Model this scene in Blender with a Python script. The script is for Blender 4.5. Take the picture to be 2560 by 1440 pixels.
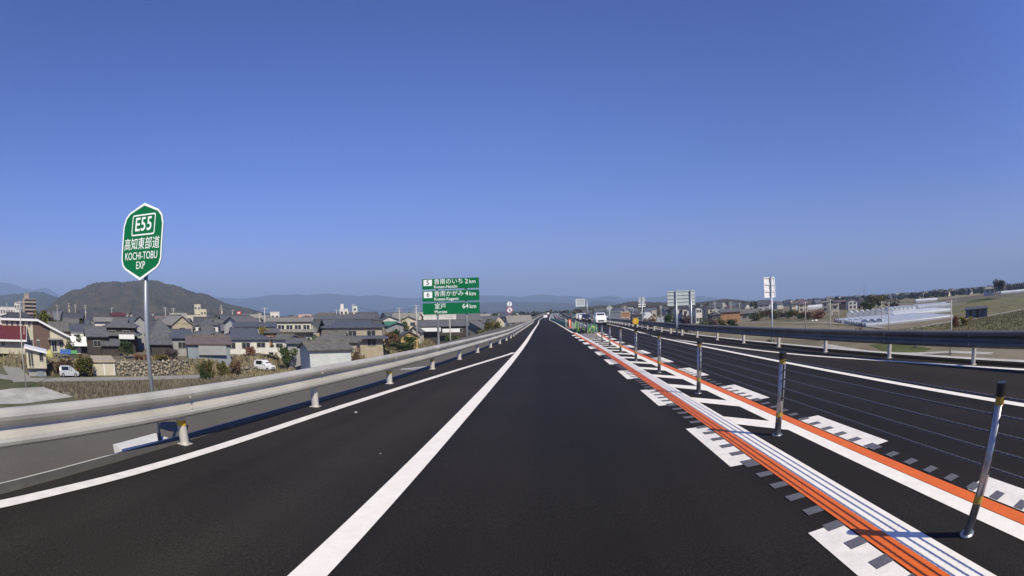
import bpy, bmesh, math, random
import numpy as np
from mathutils import Matrix, Vector

random.seed(7)
scene = bpy.context.scene
COL = scene.collection
for o in list(bpy.data.objects):
    bpy.data.objects.remove(o)

# ------------------------------------------------------------------ camera
# a wide dash-camera lens (its real barrel distortion as a fisheye lens polynomial)
CAM_H = 1.5
AX = [[0.9972421341899531, -0.03241863753236839, -0.06676194827004742],
      [0.06800010316112583, 0.03872281896654511, 0.9969335631130896],
      [-0.029734016989700858, -0.9987239734940926, 0.040820497324592836]]
LK1, LK3 = 0.88, 0.25843637
cam_data = bpy.data.cameras.new('camera')
cam = bpy.data.objects.new('camera', cam_data)
COL.objects.link(cam)
cam.matrix_world = Matrix.Translation((0, 0, CAM_H)) @ Matrix([[r[0], -r[1], -r[2]] for r in AX]).to_4x4()
cam_data.type = 'PANO'
cam_data.panorama_type = 'FISHEYE_LENS_POLYNOMIAL'
cam_data.fisheye_fov = 3.1
cam_data.fisheye_polynomial_k0 = 0.0
cam_data.fisheye_polynomial_k1 = -LK1 / 18
cam_data.fisheye_polynomial_k2 = 0.0
cam_data.fisheye_polynomial_k3 = -LK3 / 18 ** 3
cam_data.fisheye_polynomial_k4 = 0.0
cam_data.sensor_fit = 'HORIZONTAL'
cam_data.sensor_width = 36
cam_data.sensor_height = 20.25
cam_data.clip_start = 0.05
cam_data.clip_end = 60000
scene.camera = cam

# ------------------------------------------------------------------ sky, sun, exposure
SUN_EL = math.radians(42)
SUN_DIR = Vector((0.6 * math.cos(SUN_EL), -0.8 * math.cos(SUN_EL), math.sin(SUN_EL)))
world = bpy.data.worlds.new('World')
scene.world = world
world.use_nodes = True
wn = world.node_tree
bg = wn.nodes['Background']
sky = wn.nodes.new('ShaderNodeTexSky')
sky.sky_type = 'NISHITA'
sky.sun_disc = False
sky.sun_elevation = SUN_EL
sky.sun_rotation = math.atan2(SUN_DIR.x, SUN_DIR.y)
sky.altitude = 0
sky.air_density = 1.0
sky.dust_density = 0.4
sky.ozone_density = 6.0
tint = wn.nodes.new('ShaderNodeMix')          # the camera's cool white balance, the same over the whole sky
tint.data_type = 'RGBA'
tint.blend_type = 'MULTIPLY'
tint.inputs[0].default_value = 1.0
tint.inputs[7].default_value = (1.07, .92, 1.34, 1)
wn.links.new(sky.outputs[0], tint.inputs[6])
sat = wn.nodes.new('ShaderNodeHueSaturation')
sat.inputs['Saturation'].default_value = 1.12
sat.inputs['Value'].default_value = 1.03
wn.links.new(tint.outputs[2], sat.inputs['Color'])
wn.links.new(sat.outputs[0], bg.inputs[0])
bg.inputs[1].default_value = 0.082
sun_data = bpy.data.lights.new('sun', 'SUN')
sun_data.energy = 5.0
sun_data.angle = math.radians(0.5)
sun_data.color = (1.0, 0.915, 0.74)
sun = bpy.data.objects.new('sun', sun_data)
COL.objects.link(sun)
sun.rotation_euler = SUN_DIR.to_track_quat('Z', 'Y').to_euler()
scene.view_settings.view_transform = 'Standard'
scene.view_settings.look = 'None'
scene.view_settings.exposure = 0.22
scene.view_settings.gamma = 1.0
scene.view_settings.use_curve_mapping = False
scene.cycles.max_bounces = 5
scene.cycles.diffuse_bounces = 2
scene.cycles.glossy_bounces = 2
scene.cycles.transmission_bounces = 4
scene.cycles.transparent_max_bounces = 6

# ------------------------------------------------------------------ surveying helpers (photo measurements -> metres)
def ray(px, py):
    x, y = px - 1280.0, py - 720.0
    r = max(math.hypot(x, y), 1e-6)
    rn = r / 1280
    th = LK1 * rn + LK3 * rn ** 3
    d = (math.sin(th) * x / r, math.sin(th) * y / r, math.cos(th))
    return Vector([sum(AX[i][k] * d[k] for k in range(3)) for i in range(3)])

def gnd(px, py, z):
    d = ray(px, py)
    s = (z - CAM_H) / d.z
    return Vector((d.x * s, d.y * s, z))

def at(px, py, dist):
    d = ray(px, py)
    s = dist / math.hypot(d.x, d.y)
    return Vector((d.x * s, d.y * s, CAM_H + d.z * s))

class Front:
    """an upright measuring plane across the line of sight at a given distance"""
    def __init__(self, px, dist):
        d = ray(px, 785)
        self.az = math.atan2(d.x, d.y)
        self.f = Vector((math.sin(self.az), math.cos(self.az), 0))
        self.r = Vector((self.f.y, -self.f.x, 0))
        self.dist = dist
    def uz(self, px, py):
        d = ray(px, py)
        s = self.dist / d.dot(self.f)
        return d.dot(self.r) * s, CAM_H + d.z * s
    def pos(self, u, z, back=0.0):
        p = self.f * (self.dist + back) + self.r * u
        return Vector((p.x, p.y, z))

# ------------------------------------------------------------------ materials
MATS = {}
def mat(name, col, rough=0.8, metal=0.0, var=0.0, scale=3.0, col2=None, bump=0.0, bscale=None, spec=0.5,
        detail=6.0, island=0.0, stripes=None, coat=0.0, objrand=0.0):
    if name in MATS:
        return MATS[name]
    m = bpy.data.materials.new(name)
    m.use_nodes = True
    nt = m.node_tree
    b = nt.nodes['Principled BSDF']
    b.inputs['Roughness'].default_value = rough
    b.inputs['Metallic'].default_value = metal
    b.inputs['Specular IOR Level'].default_value = spec
    b.inputs['Coat Weight'].default_value = coat
    c = (*col, 1)
    b.inputs['Base Color'].default_value = c
    last = None
    if var > 0 or col2 is not None or bump > 0:
        tc = nt.nodes.new('ShaderNodeTexCoord')
        nz = nt.nodes.new('ShaderNodeTexNoise')
        nz.inputs['Scale'].default_value = scale
        nz.inputs['Detail'].default_value = detail
        nz.inputs['Roughness'].default_value = 0.62
        nt.links.new(tc.outputs['Object'], nz.inputs['Vector'])
        mx = nt.nodes.new('ShaderNodeMix')
        mx.data_type = 'RGBA'
        a = tuple(max(0, v * (1 - var)) for v in col)
        d = col2 if col2 is not None else tuple(min(1, v * (1 + var)) for v in col)
        mx.inputs[6].default_value = (*a, 1)
        mx.inputs[7].default_value = (*d, 1)
        rp = nt.nodes.new('ShaderNodeValToRGB')
        rp.color_ramp.elements[0].position = 0.32
        rp.color_ramp.elements[1].position = 0.68
        nt.links.new(nz.outputs['Fac'], rp.inputs['Fac'])
        nt.links.new(rp.outputs['Color'], mx.inputs[0])
        nt.links.new(mx.outputs[2], b.inputs['Base Color'])
        last = mx.outputs[2]
        if bump > 0:
            nb = nt.nodes.new('ShaderNodeTexNoise')
            nb.inputs['Scale'].default_value = bscale or scale * 4
            nb.inputs['Detail'].default_value = 4
            nt.links.new(tc.outputs['Object'], nb.inputs['Vector'])
            bp = nt.nodes.new('ShaderNodeBump')
            bp.inputs['Strength'].default_value = bump
            bp.inputs['Distance'].default_value = 0.05
            nt.links.new(nb.outputs['Fac'], bp.inputs['Height'])
            nt.links.new(bp.outputs['Normal'], b.inputs['Normal'])
    if island > 0:
        ge = nt.nodes.new('ShaderNodeNewGeometry')
        hs = nt.nodes.new('ShaderNodeHueSaturation')
        mr = nt.nodes.new('ShaderNodeMapRange')
        mr.inputs[3].default_value = 1 - island
        mr.inputs[4].default_value = 1 + island
        nt.links.new(ge.outputs['Random Per Island'], mr.inputs[0])
        nt.links.new(mr.outputs[0], hs.inputs['Value'])
        mh = nt.nodes.new('ShaderNodeMapRange')
        mh.inputs[3].default_value = 0.5 - island * 0.07
        mh.inputs[4].default_value = 0.5 + island * 0.07
        nt.links.new(ge.outputs['Random Per Island'], mh.inputs[0])
        nt.links.new(mh.outputs[0], hs.inputs['Hue'])
        if last is not None:
            nt.links.new(last, hs.inputs['Color'])
        else:
            hs.inputs['Color'].default_value = c
        nt.links.new(hs.outputs['Color'], b.inputs['Base Color'])
    if objrand > 0:
        oi = nt.nodes.new('ShaderNodeObjectInfo')
        ho = nt.nodes.new('ShaderNodeHueSaturation')
        mo = nt.nodes.new('ShaderNodeMapRange')
        mo.inputs[3].default_value = 1 - objrand
        mo.inputs[4].default_value = 1 + objrand
        nt.links.new(oi.outputs['Random'], mo.inputs[0])
        nt.links.new(mo.outputs[0], ho.inputs['Value'])
        if last is not None:
            nt.links.new(last, ho.inputs['Color'])
        else:
            ho.inputs['Color'].default_value = c
        nt.links.new(ho.outputs['Color'], b.inputs['Base Color'])
    if stripes:
        axis, sc, strength = stripes
        tc = nt.nodes.new('ShaderNodeTexCoord')
        wv = nt.nodes.new('ShaderNodeTexWave')
        wv.wave_type = 'BANDS'
        wv.bands_direction = axis
        wv.inputs['Scale'].default_value = sc
        wv.inputs['Distortion'].default_value = 0.3
        nt.links.new(tc.outputs['Object'], wv.inputs['Vector'])
        bp = nt.nodes.new('ShaderNodeBump')
        bp.inputs['Strength'].default_value = strength
        bp.inputs['Distance'].default_value = 0.06
        nt.links.new(wv.outputs['Fac'], bp.inputs['Height'])
        nt.links.new(bp.outputs['Normal'], b.inputs['Normal'])
    MATS[name] = m
    return m

# ------------------------------------------------------------------ mesh helpers
class MB:
    def __init__(self):
        self.v, self.f = [], []
    def add(self, vs, fs):
        n = len(self.v)
        self.v += [tuple(p) for p in vs]
        self.f += [tuple(i + n for i in q) for q in fs]
        return self
    def box(self, x0, x1, y0, y1, z0, z1):
        vs = [(x, y, z) for z in (z0, z1) for y in (y0, y1) for x in (x0, x1)]
        return self.add(vs, [(0, 2, 3, 1), (4, 5, 7, 6), (0, 1, 5, 4), (2, 6, 7, 3), (0, 4, 6, 2), (1, 3, 7, 5)])
    def quad(self, *p):
        return self.add(p, [tuple(range(len(p)))])
    def prism(self, poly, d):
        """poly: 3D points, d: extrusion vector"""
        n = len(poly)
        d = Vector(d)
        a = [Vector(p) for p in poly]
        b = [p + d for p in a]
        return self.add(a + b, [tuple(range(n))[::-1], tuple(range(n, 2 * n))] + [(i, (i + 1) % n, n + (i + 1) % n, n + i) for i in range(n)])
    def tube(self, p0, p1, r0, r1=None, n=10, cap=True):
        r1 = r0 if r1 is None else r1
        p0, p1 = Vector(p0), Vector(p1)
        w = (p1 - p0).normalized()
        u = w.orthogonal().normalized()
        t = w.cross(u)
        vs, k = [], len(self.v)
        for p, r in ((p0, r0), (p1, r1)):
            for i in range(n):
                a = 2 * math.pi * i / n
                vs.append(p + u * (r * math.cos(a)) + t * (r * math.sin(a)))
        fs = [(i, (i + 1) % n, n + (i + 1) % n, n + i) for i in range(n)]
        if cap:
            fs += [tuple(range(n))[::-1], tuple(range(n, 2 * n))]
        return self.add(vs, fs)
    def path(self, pts, r, n=6):
        for a, b in zip(pts, pts[1:]):
            self.tube(a, b, r, r, n, False)
        return self
    def mesh(self, name, m=None, smooth=False):
        me = bpy.data.meshes.new(name)
        me.from_pydata([tuple(p) for p in self.v], [], self.f)
        if m:
            me.materials.append(m)
        if smooth:
            me.polygons.foreach_set('use_smooth', [True] * len(me.polygons))
        me.update()
        return me
    def build(self, name, m, parent=None, smooth=False, loc=None, rz=None):
        return link(name, self.mesh(name, m, smooth), parent, loc, rz)

def link(name, data, parent=None, loc=None, rz=None, scale=None):
    o = bpy.data.objects.new(name, data)
    COL.objects.link(o)
    if parent is not None:
        o.parent = parent
    if loc is not None:
        o.location = loc
    if rz is not None:
        o.rotation_euler = (0, 0, rz)
    if scale is not None:
        o.scale = scale
    return o

def tag(o, label, cat, group=None, kind=None):
    o['label'] = label
    o['category'] = cat
    if group:
        o['group'] = group
    if kind:
        o['kind'] = kind
    return o

def struct(o, label=None):
    o['kind'] = 'structure'
    if label:
        o['label'] = label
    return o

def stuff(o, label=None, cat=None):
    o['kind'] = 'stuff'
    if label:
        o['label'] = label
    if cat:
        o['category'] = cat
    return o

def empty(name, loc=(0, 0, 0), rz=0.0):
    return link(name, None, None, loc, rz)

def copy_tree(o, parent=None):
    c = o.copy()
    COL.objects.link(c)
    c.parent = parent
    for ch in o.children:
        copy_tree(ch, c)
    return c

# ------------------------------------------------------------------ road alignment
YS = np.arange(-30, 1201, 1.0)
def curve(pts, sm=9):
    p = np.array(pts, float)
    v = np.interp(YS, p[:, 0], p[:, 1])
    k = np.ones(sm) / sm
    return np.convolve(np.pad(v, sm // 2, mode='edge'), k, mode='valid')[:len(YS)]
_s = curve([(-30, 0), (25, 0), (54, -.45), (116, -1.3), (188, -2.8), (300, -3.0), (485, -2.6), (700, -1), (1200, 6)], 25)
_z = curve([(-30, .25), (0, 0), (100, -.83), (190, -1.6), (300, -1.75), (485, -1.2), (700, -.5), (1200, 0)], 31)
_z = _z - np.interp(0, YS, _z)
_med = curve([(-30, 3.17), (28, 3.17), (57, 4.1), (100, 5.0), (175, 5.7), (300, 5.6), (485, 6.3), (700, 8), (1200, 15)], 15)
_redge = curve([(-30, 6.07), (33, 6.07), (57, 7.25), (100, 8.2), (175, 8.9), (300, 8.8), (485, 9.6), (700, 11.3), (1200, 18)], 15)
_lrail = curve([(-30, -5.6), (1.5, -4.62), (2.8, -4.44), (4.8, -4.26), (8.8, -4.04), (12.4, -3.75), (16.1, -3.55), (20, -3.36), (24, -3.2), (30, -2.98), (38, -2.85), (54, -3.1), (116, -3.95), (188, -5.45), (300, -5.7), (485, -5.3), (700, -3.7), (1200, 3)], 5)
_rrail = curve([(-30, 9.6), (3, 8.9), (6.6, 8.71), (14.1, 8.27), (21.6, 7.96), (28.2, 7.78), (34, 7.78), (57, 8.4), (95, 9.3), (205, 10.3), (485, 11), (700, 13), (1200, 20)], 5)
_lline = curve([(-30, -4.6), (1, -4.12), (3.7, -3.87), (8, -3.66), (11.9, -3.28), (16, -2.75), (20, -2.15), (23.8, -1.56), (30, -1.5), (1200, -1.5)], 3)
_rline = curve([(-30, 11), (-5, 9.6), (4.6, 8.62), (7, 8.42), (9.8, 8.07), (12, 7.7), (14, 7.32), (18, 6.95), (22.7, 6.68), (29, 6.25), (35, 6.1), (1200, 6.1)], 3)
_lk = curve([(-30, -4.3), (2, -4.33), (4.3, -4.42), (6.4, -4.35), (9.2, -4.16), (12.4, -3.89), (16.1, -3.69), (20, -3.5), (24, -3.34), (30, -3.12), (38, -2.99), (54, -3.24), (116, -4.1), (188, -5.6), (300, -5.85), (485, -5.45), (700, -3.85), (1200, 2.8)], 5)
def LK(y): return float(np.interp(y, YS, _lk))
def S(y): return float(np.interp(y, YS, _s))
def Z(y): return float(np.interp(y, YS, _z))
def MED(y): return float(np.interp(y, YS, _med))
def RED(y): return float(np.interp(y, YS, _redge))
def LR(y): return float(np.interp(y, YS, _lrail))
def RR(y): return float(np.interp(y, YS, _rrail))
def LL(y): return float(np.interp(y, YS, _lline))
def RL(y): return float(np.interp(y, YS, _rline))

def stations(y0, y1):
    out, y = [], y0
    while y < y1 - 1e-6:
        out.append(y)
        y += 1.0 if y < 60 else (4.0 if y < 200 else 12.0)
    out.append(y1)
    return out

def strip(name, y0, y1, xa, xb, dz, m, parent=None):
    """a sheet that follows the road between offsets xa(y) and xb(y)"""
    mb = MB()
    ys = stations(y0, y1)
    vs = []
    for y in ys:
        vs += [(xa(y), y, Z(y) + dz), (xb(y), y, Z(y) + dz)]
    mb.add(vs, [(2 * i, 2 * i + 1, 2 * i + 3, 2 * i + 2) for i in range(len(ys) - 1)])
    return mb.build(name, m, parent)

def slab(mb, quad, dz, h=0.0):
    """flat painted quad on the road, corners (x, y)"""
    mb.quad(*[(x, y, Z(y) + dz) for x, y in quad])

# ------------------------------------------------------------------ surfaces
def asphalt(name, a, b):
    m = bpy.data.materials.new(name)
    m.use_nodes = True
    nt = m.node_tree
    p = nt.nodes['Principled BSDF']
    tc = nt.nodes.new('ShaderNodeTexCoord')
    def noise(s, d=5.0):
        n = nt.nodes.new('ShaderNodeTexNoise')
        n.inputs['Scale'].default_value = s
        n.inputs['Detail'].default_value = d
        nt.links.new(tc.outputs['Object'], n.inputs['Vector'])
        return n
    grit, blot = noise(75, 3), noise(0.35, 6)
    rp = nt.nodes.new('ShaderNodeValToRGB')
    e = rp.color_ramp.elements
    e[0].position, e[0].color = 0.30, (*[v * .6 for v in a], 1)
    e[1].position, e[1].color = 0.62, (*b, 1)
    e2 = e.new(0.80)
    e2.color = (*[v * 2.0 for v in b], 1)
    nt.links.new(grit.outputs['Fac'], rp.inputs['Fac'])
    mx = nt.nodes.new('ShaderNodeMix')
    mx.data_type = 'RGBA'
    mx.blend_type = 'MULTIPLY'
    mx.inputs[0].default_value = 0.55
    rb = nt.nodes.new('ShaderNodeValToRGB')
    rb.color_ramp.elements[0].position, rb.color_ramp.elements[0].color = 0.3, (.62, .62, .62, 1)
    rb.color_ramp.elements[1].position, rb.color_ramp.elements[1].color = 0.7, (1.15, 1.12, 1.1, 1)
    nt.links.new(blot.outputs['Fac'], rb.inputs['Fac'])
    nt.links.new(rp.outputs['Color'], mx.inputs[6])
    nt.links.new(rb.outputs['Color'], mx.inputs[7])
    mp = nt.nodes.new('ShaderNodeMapping')
    mp.inputs['Scale'].default_value = (1.1, .035, 1)
    nt.links.new(tc.outputs['Object'], mp.inputs['Vector'])
    trk = nt.nodes.new('ShaderNodeTexNoise')
    trk.inputs['Scale'].default_value = 1.0
    trk.inputs['Detail'].default_value = 3
    nt.links.new(mp.outputs['Vector'], trk.inputs['Vector'])
    rt = nt.nodes.new('ShaderNodeValToRGB')
    rt.color_ramp.elements[0].position, rt.color_ramp.elements[0].color = 0.35, (.80, .80, .80, 1)
    rt.color_ramp.elements[1].position, rt.color_ramp.elements[1].color = 0.65, (1.22, 1.2, 1.18, 1)
    nt.links.new(trk.outputs['Fac'], rt.inputs['Fac'])
    m2 = nt.nodes.new('ShaderNodeMix')
    m2.data_type = 'RGBA'
    m2.blend_type = 'MULTIPLY'
    m2.inputs[0].default_value = 1.0
    nt.links.new(mx.outputs[2], m2.inputs[6])
    nt.links.new(rt.outputs['Color'], m2.inputs[7])
    nt.links.new(m2.outputs[2], p.inputs['Base Color'])
    p.inputs['Roughness'].default_value = 0.75
    p.inputs['Specular IOR Level'].default_value = 0.14
    bp = nt.nodes.new('ShaderNodeBump')
    bp.inputs['Strength'].default_value = 0.5
    bp.inputs['Distance'].default_value = 0.01
    nt.links.new(grit.outputs['Fac'], bp.inputs['Height'])
    nt.links.new(bp.outputs['Normal'], p.inputs['Normal'])
    return m

A_LANE = asphalt('asphalt_lane', (.0185, .0160, .0138), (.0230, .0200, .0172))
A_SIDE = asphalt('asphalt_side', (.0275, .0235, .0185), (.034, .029, .023))
A_MED = asphalt('asphalt_median', (.021, .018, .015), (.026, .023, .019))
PAINT = mat('white_paint', (.87, .82, .72), .6, var=.06, scale=6, bump=.15, bscale=90)
PAINT2 = mat('white_paint_used', (.78, .74, .66), .6, var=.1, scale=5, bump=.15, bscale=90)
ORANGE = mat('orange_paint', (.72, .135, .010), .55, var=.08, scale=5, bump=.15, bscale=90)
GROOVE = mat('groove_floor', (.10, .10, .12), .8, var=.25, scale=25)
KERB = mat('bitumen_kerb', (.068, .062, .052), .7, var=.2, scale=2.5)
CONC = mat('concrete', (.46, .45, .41), .85, var=.16, scale=1.5, bump=.2)
CONCD = mat('concrete_dull', (.30, .29, .26), .9, var=.2, scale=1.2, bump=.3)
BERM = mat('sealed_soil', (.105, .092, .070), .95, var=.13, scale=.35, bump=.35, bscale=14)
GALV = mat('galvanised_steel', (.47, .47, .45), .48, .55, var=.10, scale=1.2)
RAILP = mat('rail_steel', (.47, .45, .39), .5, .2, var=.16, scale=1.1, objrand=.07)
POSTM = mat('post_steel', (.56, .53, .47), .5, .25, var=.1, scale=4)
STEEL = mat('bright_steel', (.40, .40, .41), .38, .85, var=.15, scale=5)
BLACK = mat('black_plastic', (.012, .012, .012), .4)
AMBER = mat('amber_reflector', (.55, .34, .03), .4)
ROPE = mat('wire_rope', (.13, .13, .14), .6, .4)

inner = lambda y: -1.50 + S(y)
road_l = struct(strip('shoulder', -20, 900, LK, inner, 0, A_SIDE))
road = struct(strip('road', -20, 900, inner, lambda y: 1.96 + S(y), 0, A_LANE))
med = struct(strip('median', -20, 900, lambda y: 1.96 + S(y), lambda y: MED(y) + .01, 0, A_MED))
road_r = struct(strip('oncoming_road', -20, 900, lambda y: MED(y) + .01, lambda y: RED(y) + .1, 0, A_LANE))
sh_r = struct(strip('oncoming_shoulder', -20, 900, lambda y: RED(y) + .1, lambda y: RR(y) + .12, 0, A_SIDE))

# kerb on the near side, raised, with a pale concrete lip
def kerb(name, y0, y1, base, out, m, prof):
    mb = MB()
    ys = stations(y0, y1)
    n = len(prof)
    vs = [(base(y) + out * a, y, Z(y) + b) for y in ys for a, b in prof]
    mb.add(vs, [(i * n + k, i * n + k + 1, (i + 1) * n + k + 1, (i + 1) * n + k) for i in range(len(ys) - 1) for k in range(n - 1)])
    return struct(mb.build(name, m))
kerb('kerb', -20, 420, LK, -1, KERB, [(0, 0), (.02, .03), (.11, .05)])
kerb('kerb_lip', -20, 420, LK, -1, CONC, [(.11, .052), (.14, .052), (.145, -.4)])
kerb('edge_lip', -20, 420, lambda y: RR(y) + .12, 1, A_SIDE, [(0, 0), (.05, .05), (.14, .055)])
kerb('verge_slab', -20, 420, lambda y: RR(y) + .12, 1, CONC, [(.14, .07), (.42, .07), (.43, -.3)])

# embankment: flat sealed berm, then a slope to the fields
def embank(name, base, out, prof, m):
    mb = MB()
    ys = [y for y in stations(-60 + 40, 900)]
    n = len(prof)
    vs = []
    for y in ys:
        for a, b, fixed in prof:
            vs.append((base(y) + out * a, y, b if fixed else Z(y) + b))
    mb.add(vs, [(i * n + k, i * n + k + 1, (i + 1) * n + k + 1, (i + 1) * n + k) for i in range(len(ys) - 1) for k in range(n - 1)])
    return struct(mb.build(name, m))
GL, GR = -7.5, -6.5
embank('embankment', lambda y: LK(y) - .30, -1, [(-.18, -.06, 0), (.12, -.36, 0), (5.8, -.60, 0), (17.5, GL - .05, 1)], BERM)
embank('embankment_far', lambda y: RR(y) + .55, 1, [(0, -.02, 0), (1.2, -.25, 0), (11, GR - .05, 1)], BERM)

# ------------------------------------------------------------------ painted markings
def mark(o, label):
    return struct(o, label)
mark(strip('edge_line', -20, 520, lambda y: -1.50 + S(y), lambda y: -1.28 + S(y), .004, PAINT), 'wide white line along the near lane')
mark(strip('taper_line', -20, 23.9, lambda y: LL(y) - .09, lambda y: LL(y) + .09, .008, PAINT2), 'white line closing the ramp nose')
mark(strip('orange_line', -20, 46, lambda y: 1.97 + S(y), lambda y: 2.135 + S(y), .006, ORANGE), 'orange line beside the near lane')
mark(strip('median_line', -20, 47, lambda y: 2.14 + S(y), lambda y: 2.36 + S(y), .004, PAINT), 'white line beside the orange one')
mark(strip('median_line', -20, 47, lambda y: MED(y) - .34, lambda y: MED(y) - .155, .004, PAINT), 'white median line on the oncoming side')
mark(strip('orange_line', -20, 46, lambda y: MED(y) - .15, lambda y: MED(y), .006, ORANGE), 'orange line on the oncoming side')
mark(strip('median_edge_line', 47, 520, lambda y: 1.96 + S(y), lambda y: 2.14 + S(y), .004, PAINT), 'white edge line round the wide median')
mark(strip('median_edge_line', 47, 520, lambda y: MED(y) - .16, lambda y: MED(y) + .02, .004, PAINT), 'white edge line of the oncoming lane')
mark(strip('edge_line', -20, 520, lambda y: RED(y) - .09, lambda y: RED(y) + .09, .006, PAINT), 'white edge line of the oncoming lane')
mark(strip('taper_line', -20, 30, lambda y: RL(y) - .09, lambda y: RL(y) + .09, .009, PAINT2), 'outer white line of the oncoming ramp')

# hatch bars
bar_m = {}
for k in range(19):
    yl, yr = 6.85 + 2.03 * k, 6.06 + 2.03 * k
    mb = MB()
    slab(mb, [(2.361 + S(yl), yl - .31), (MED(yr) - .341, yr - .34), (MED(yr) - .341, yr + .34), (2.361 + S(yl), yl + .31)], .005)
    mark(mb.build('hatch_bar', PAINT), None)
# rumble patches: white plate on the asphalt, sunken grooves cut as darker blocks
for side in (0, 1):
    k = 0
    while True:
        y0 = (0.72 if side == 0 else 0.20) + 3.96 * k
        y1 = y0 + 2.0
        if y1 > 46:
            break
        mb = MB()
        if side == 0:
            xa, xb = 1.67, 1.955
        else:
            xa, xb = MED(y0) + .03, MED(y0) + .385
        sx = S(y0) if side == 0 else 0
        slab(mb, [(xa + sx, y0), (xb + sx, y0), (xb + sx, y1), (xa + sx, y1)], .004)
        pl = mark(mb.build('rumble_patch', PAINT2), None)
        if y0 < 26:
            gl = MB().box(-.075, .075, -.065, .065, -.002, .0015)
            if 'groove' not in bpy.data.meshes:
                gm = gl.mesh('groove', GROOVE)
            yy = y0 + .05
            while yy < y0 + 3.9:
                gx = (1.885 if side == 0 else MED(yy) + .115) + (S(yy) if side == 0 else 0)
                link('groove', bpy.data.meshes['groove'], pl, (gx, yy, Z(yy) + .0065))
                yy += .385
        k += 1

# concrete drain strip across the berm
dr = MB()
dr.prism([(-3.72, 20.1, Z(20) - .22), (-4.2, 20.2, Z(20) - .30), (-6.4, 21.35, Z(20) - .62), (-8.5, 22.4, Z(20) - .95), (-8.5, 22.75, Z(20) - .95), (-6.4, 21.7, Z(20) - .62), (-4.2, 20.6, Z(20) - .30), (-3.72, 20.5, Z(20) - .22)], (0, 0, .09))
tag(dr.build('drain_channel', CONC), 'pale concrete drain strip running across the bare verge', 'drain')

# ------------------------------------------------------------------ guardrails
WPROF = [(-.012, .70), (.03, .695), (.075, .665), (.085, .635), (.075, .60), (.01, .555), (0, .525), (.01, .495), (.075, .45), (.085, .415), (.075, .385), (.03, .355), (-.012, .35),
         (-.012, .357), (.02, .366), (.06, .395), (.068, .415), (.06, .44), (-.004, .49), (-.012, .525), (-.004, .56), (.06, .61), (.068, .635), (.06, .655), (.02, .684), (-.012, .693)]
def guardrail(name, path, side, y0, y1, label, post_y, band=(), steel=None):
    root = tag(empty(name, (path(y0), y0, Z(y0))), label, 'guardrail')
    inv = Vector(root.location)
    n = len(WPROF)
    def beam(ya, yb, step, nm, lift):
        mb = MB()
        ys = list(np.linspace(ya, yb, max(2, int(round((yb - ya) / step)) + 1)))
        vs = [Vector((path(y) + side * (a + .08 + lift), y, Z(y) + b)) - inv for y in ys for a, b in WPROF]
        fs = [(i * n + k, i * n + (k + 1) % n, (i + 1) * n + (k + 1) % n, (i + 1) * n + k) for i in range(len(ys) - 1) for k in range(n)]
        fs += [tuple(range(n))[::-1], tuple(range((len(ys) - 1) * n, len(ys) * n))]
        mb.add(vs, fs).build(nm, steel or RAILP, root)
    bolt = MB()
    for zz in (.42, .46, .59, .63):
        bolt.tube((side * .165, 0, zz), (side * .178, 0, zz), .014, .014, 8)
    bm_ = bolt.mesh('bolt_row', POSTM)
    near = [y for y in post_y if y < 58]
    for i, (ya, yb) in enumerate(zip(near, near[1:])):
        beam(ya - .16, yb + .16, 1.0, 'beam_panel', .004 * (i % 2))
        o = link('bolt_row', bm_, root, Vector((path(yb), yb + .1, Z(yb))) - inv)
        o['kind'] = 'stuff'
    beam(near[-1] + .17, y1, 6.0, 'beam', 0)
    pm = MB().tube((0, 0, 0), (0, 0, .66), .07, .07, 16)
    pm.box(-.085, .085, -.085, .085, 0, .010)
    me = pm.mesh('post', POSTM)
    bk = MB().box(-.05, .05, -.045, .045, 0, .13).mesh('bracket', POSTM)
    bd = MB().tube((0, 0, 0), (0, 0, .07), .0725, .0725, 16).mesh('reflective_band', AMBER)
    for i, y in enumerate(post_y):
        p = link('post', me, root, Vector((path(y), y, Z(y))) - inv)
        link('bracket', bk, p, (side * .02, 0, .46))
        if i in band:
            link('reflective_band', bd, p, (0, 0, .24))
    return root
py = [.85 + 3.93 * i for i in range(-3, 7)]
yy = py[-1]
while yy < 150:
    yy += 3.93
    py.append(yy)
guardrail('guardrail', LR, 1, -14, 420, 'pale W-beam guardrail along the town side of the road, lit by the sun', py, (4, 6, 7))
py = [2.9 + 3.74 * i for i in range(-3, 12)]
yy = py[-1]
while yy < 150:
    yy += 3.74
    py.append(yy)
guardrail('guardrail', RR, -1, -14, 420, 'shaded dark W-beam guardrail on the far side of the oncoming lane', py, (), mat('shaded_rail_steel', (.17, .16, .14), .55, .2, var=.2, scale=1.1, objrand=.1))  # same steel as the other rail, its shade put into a darker colour

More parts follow.
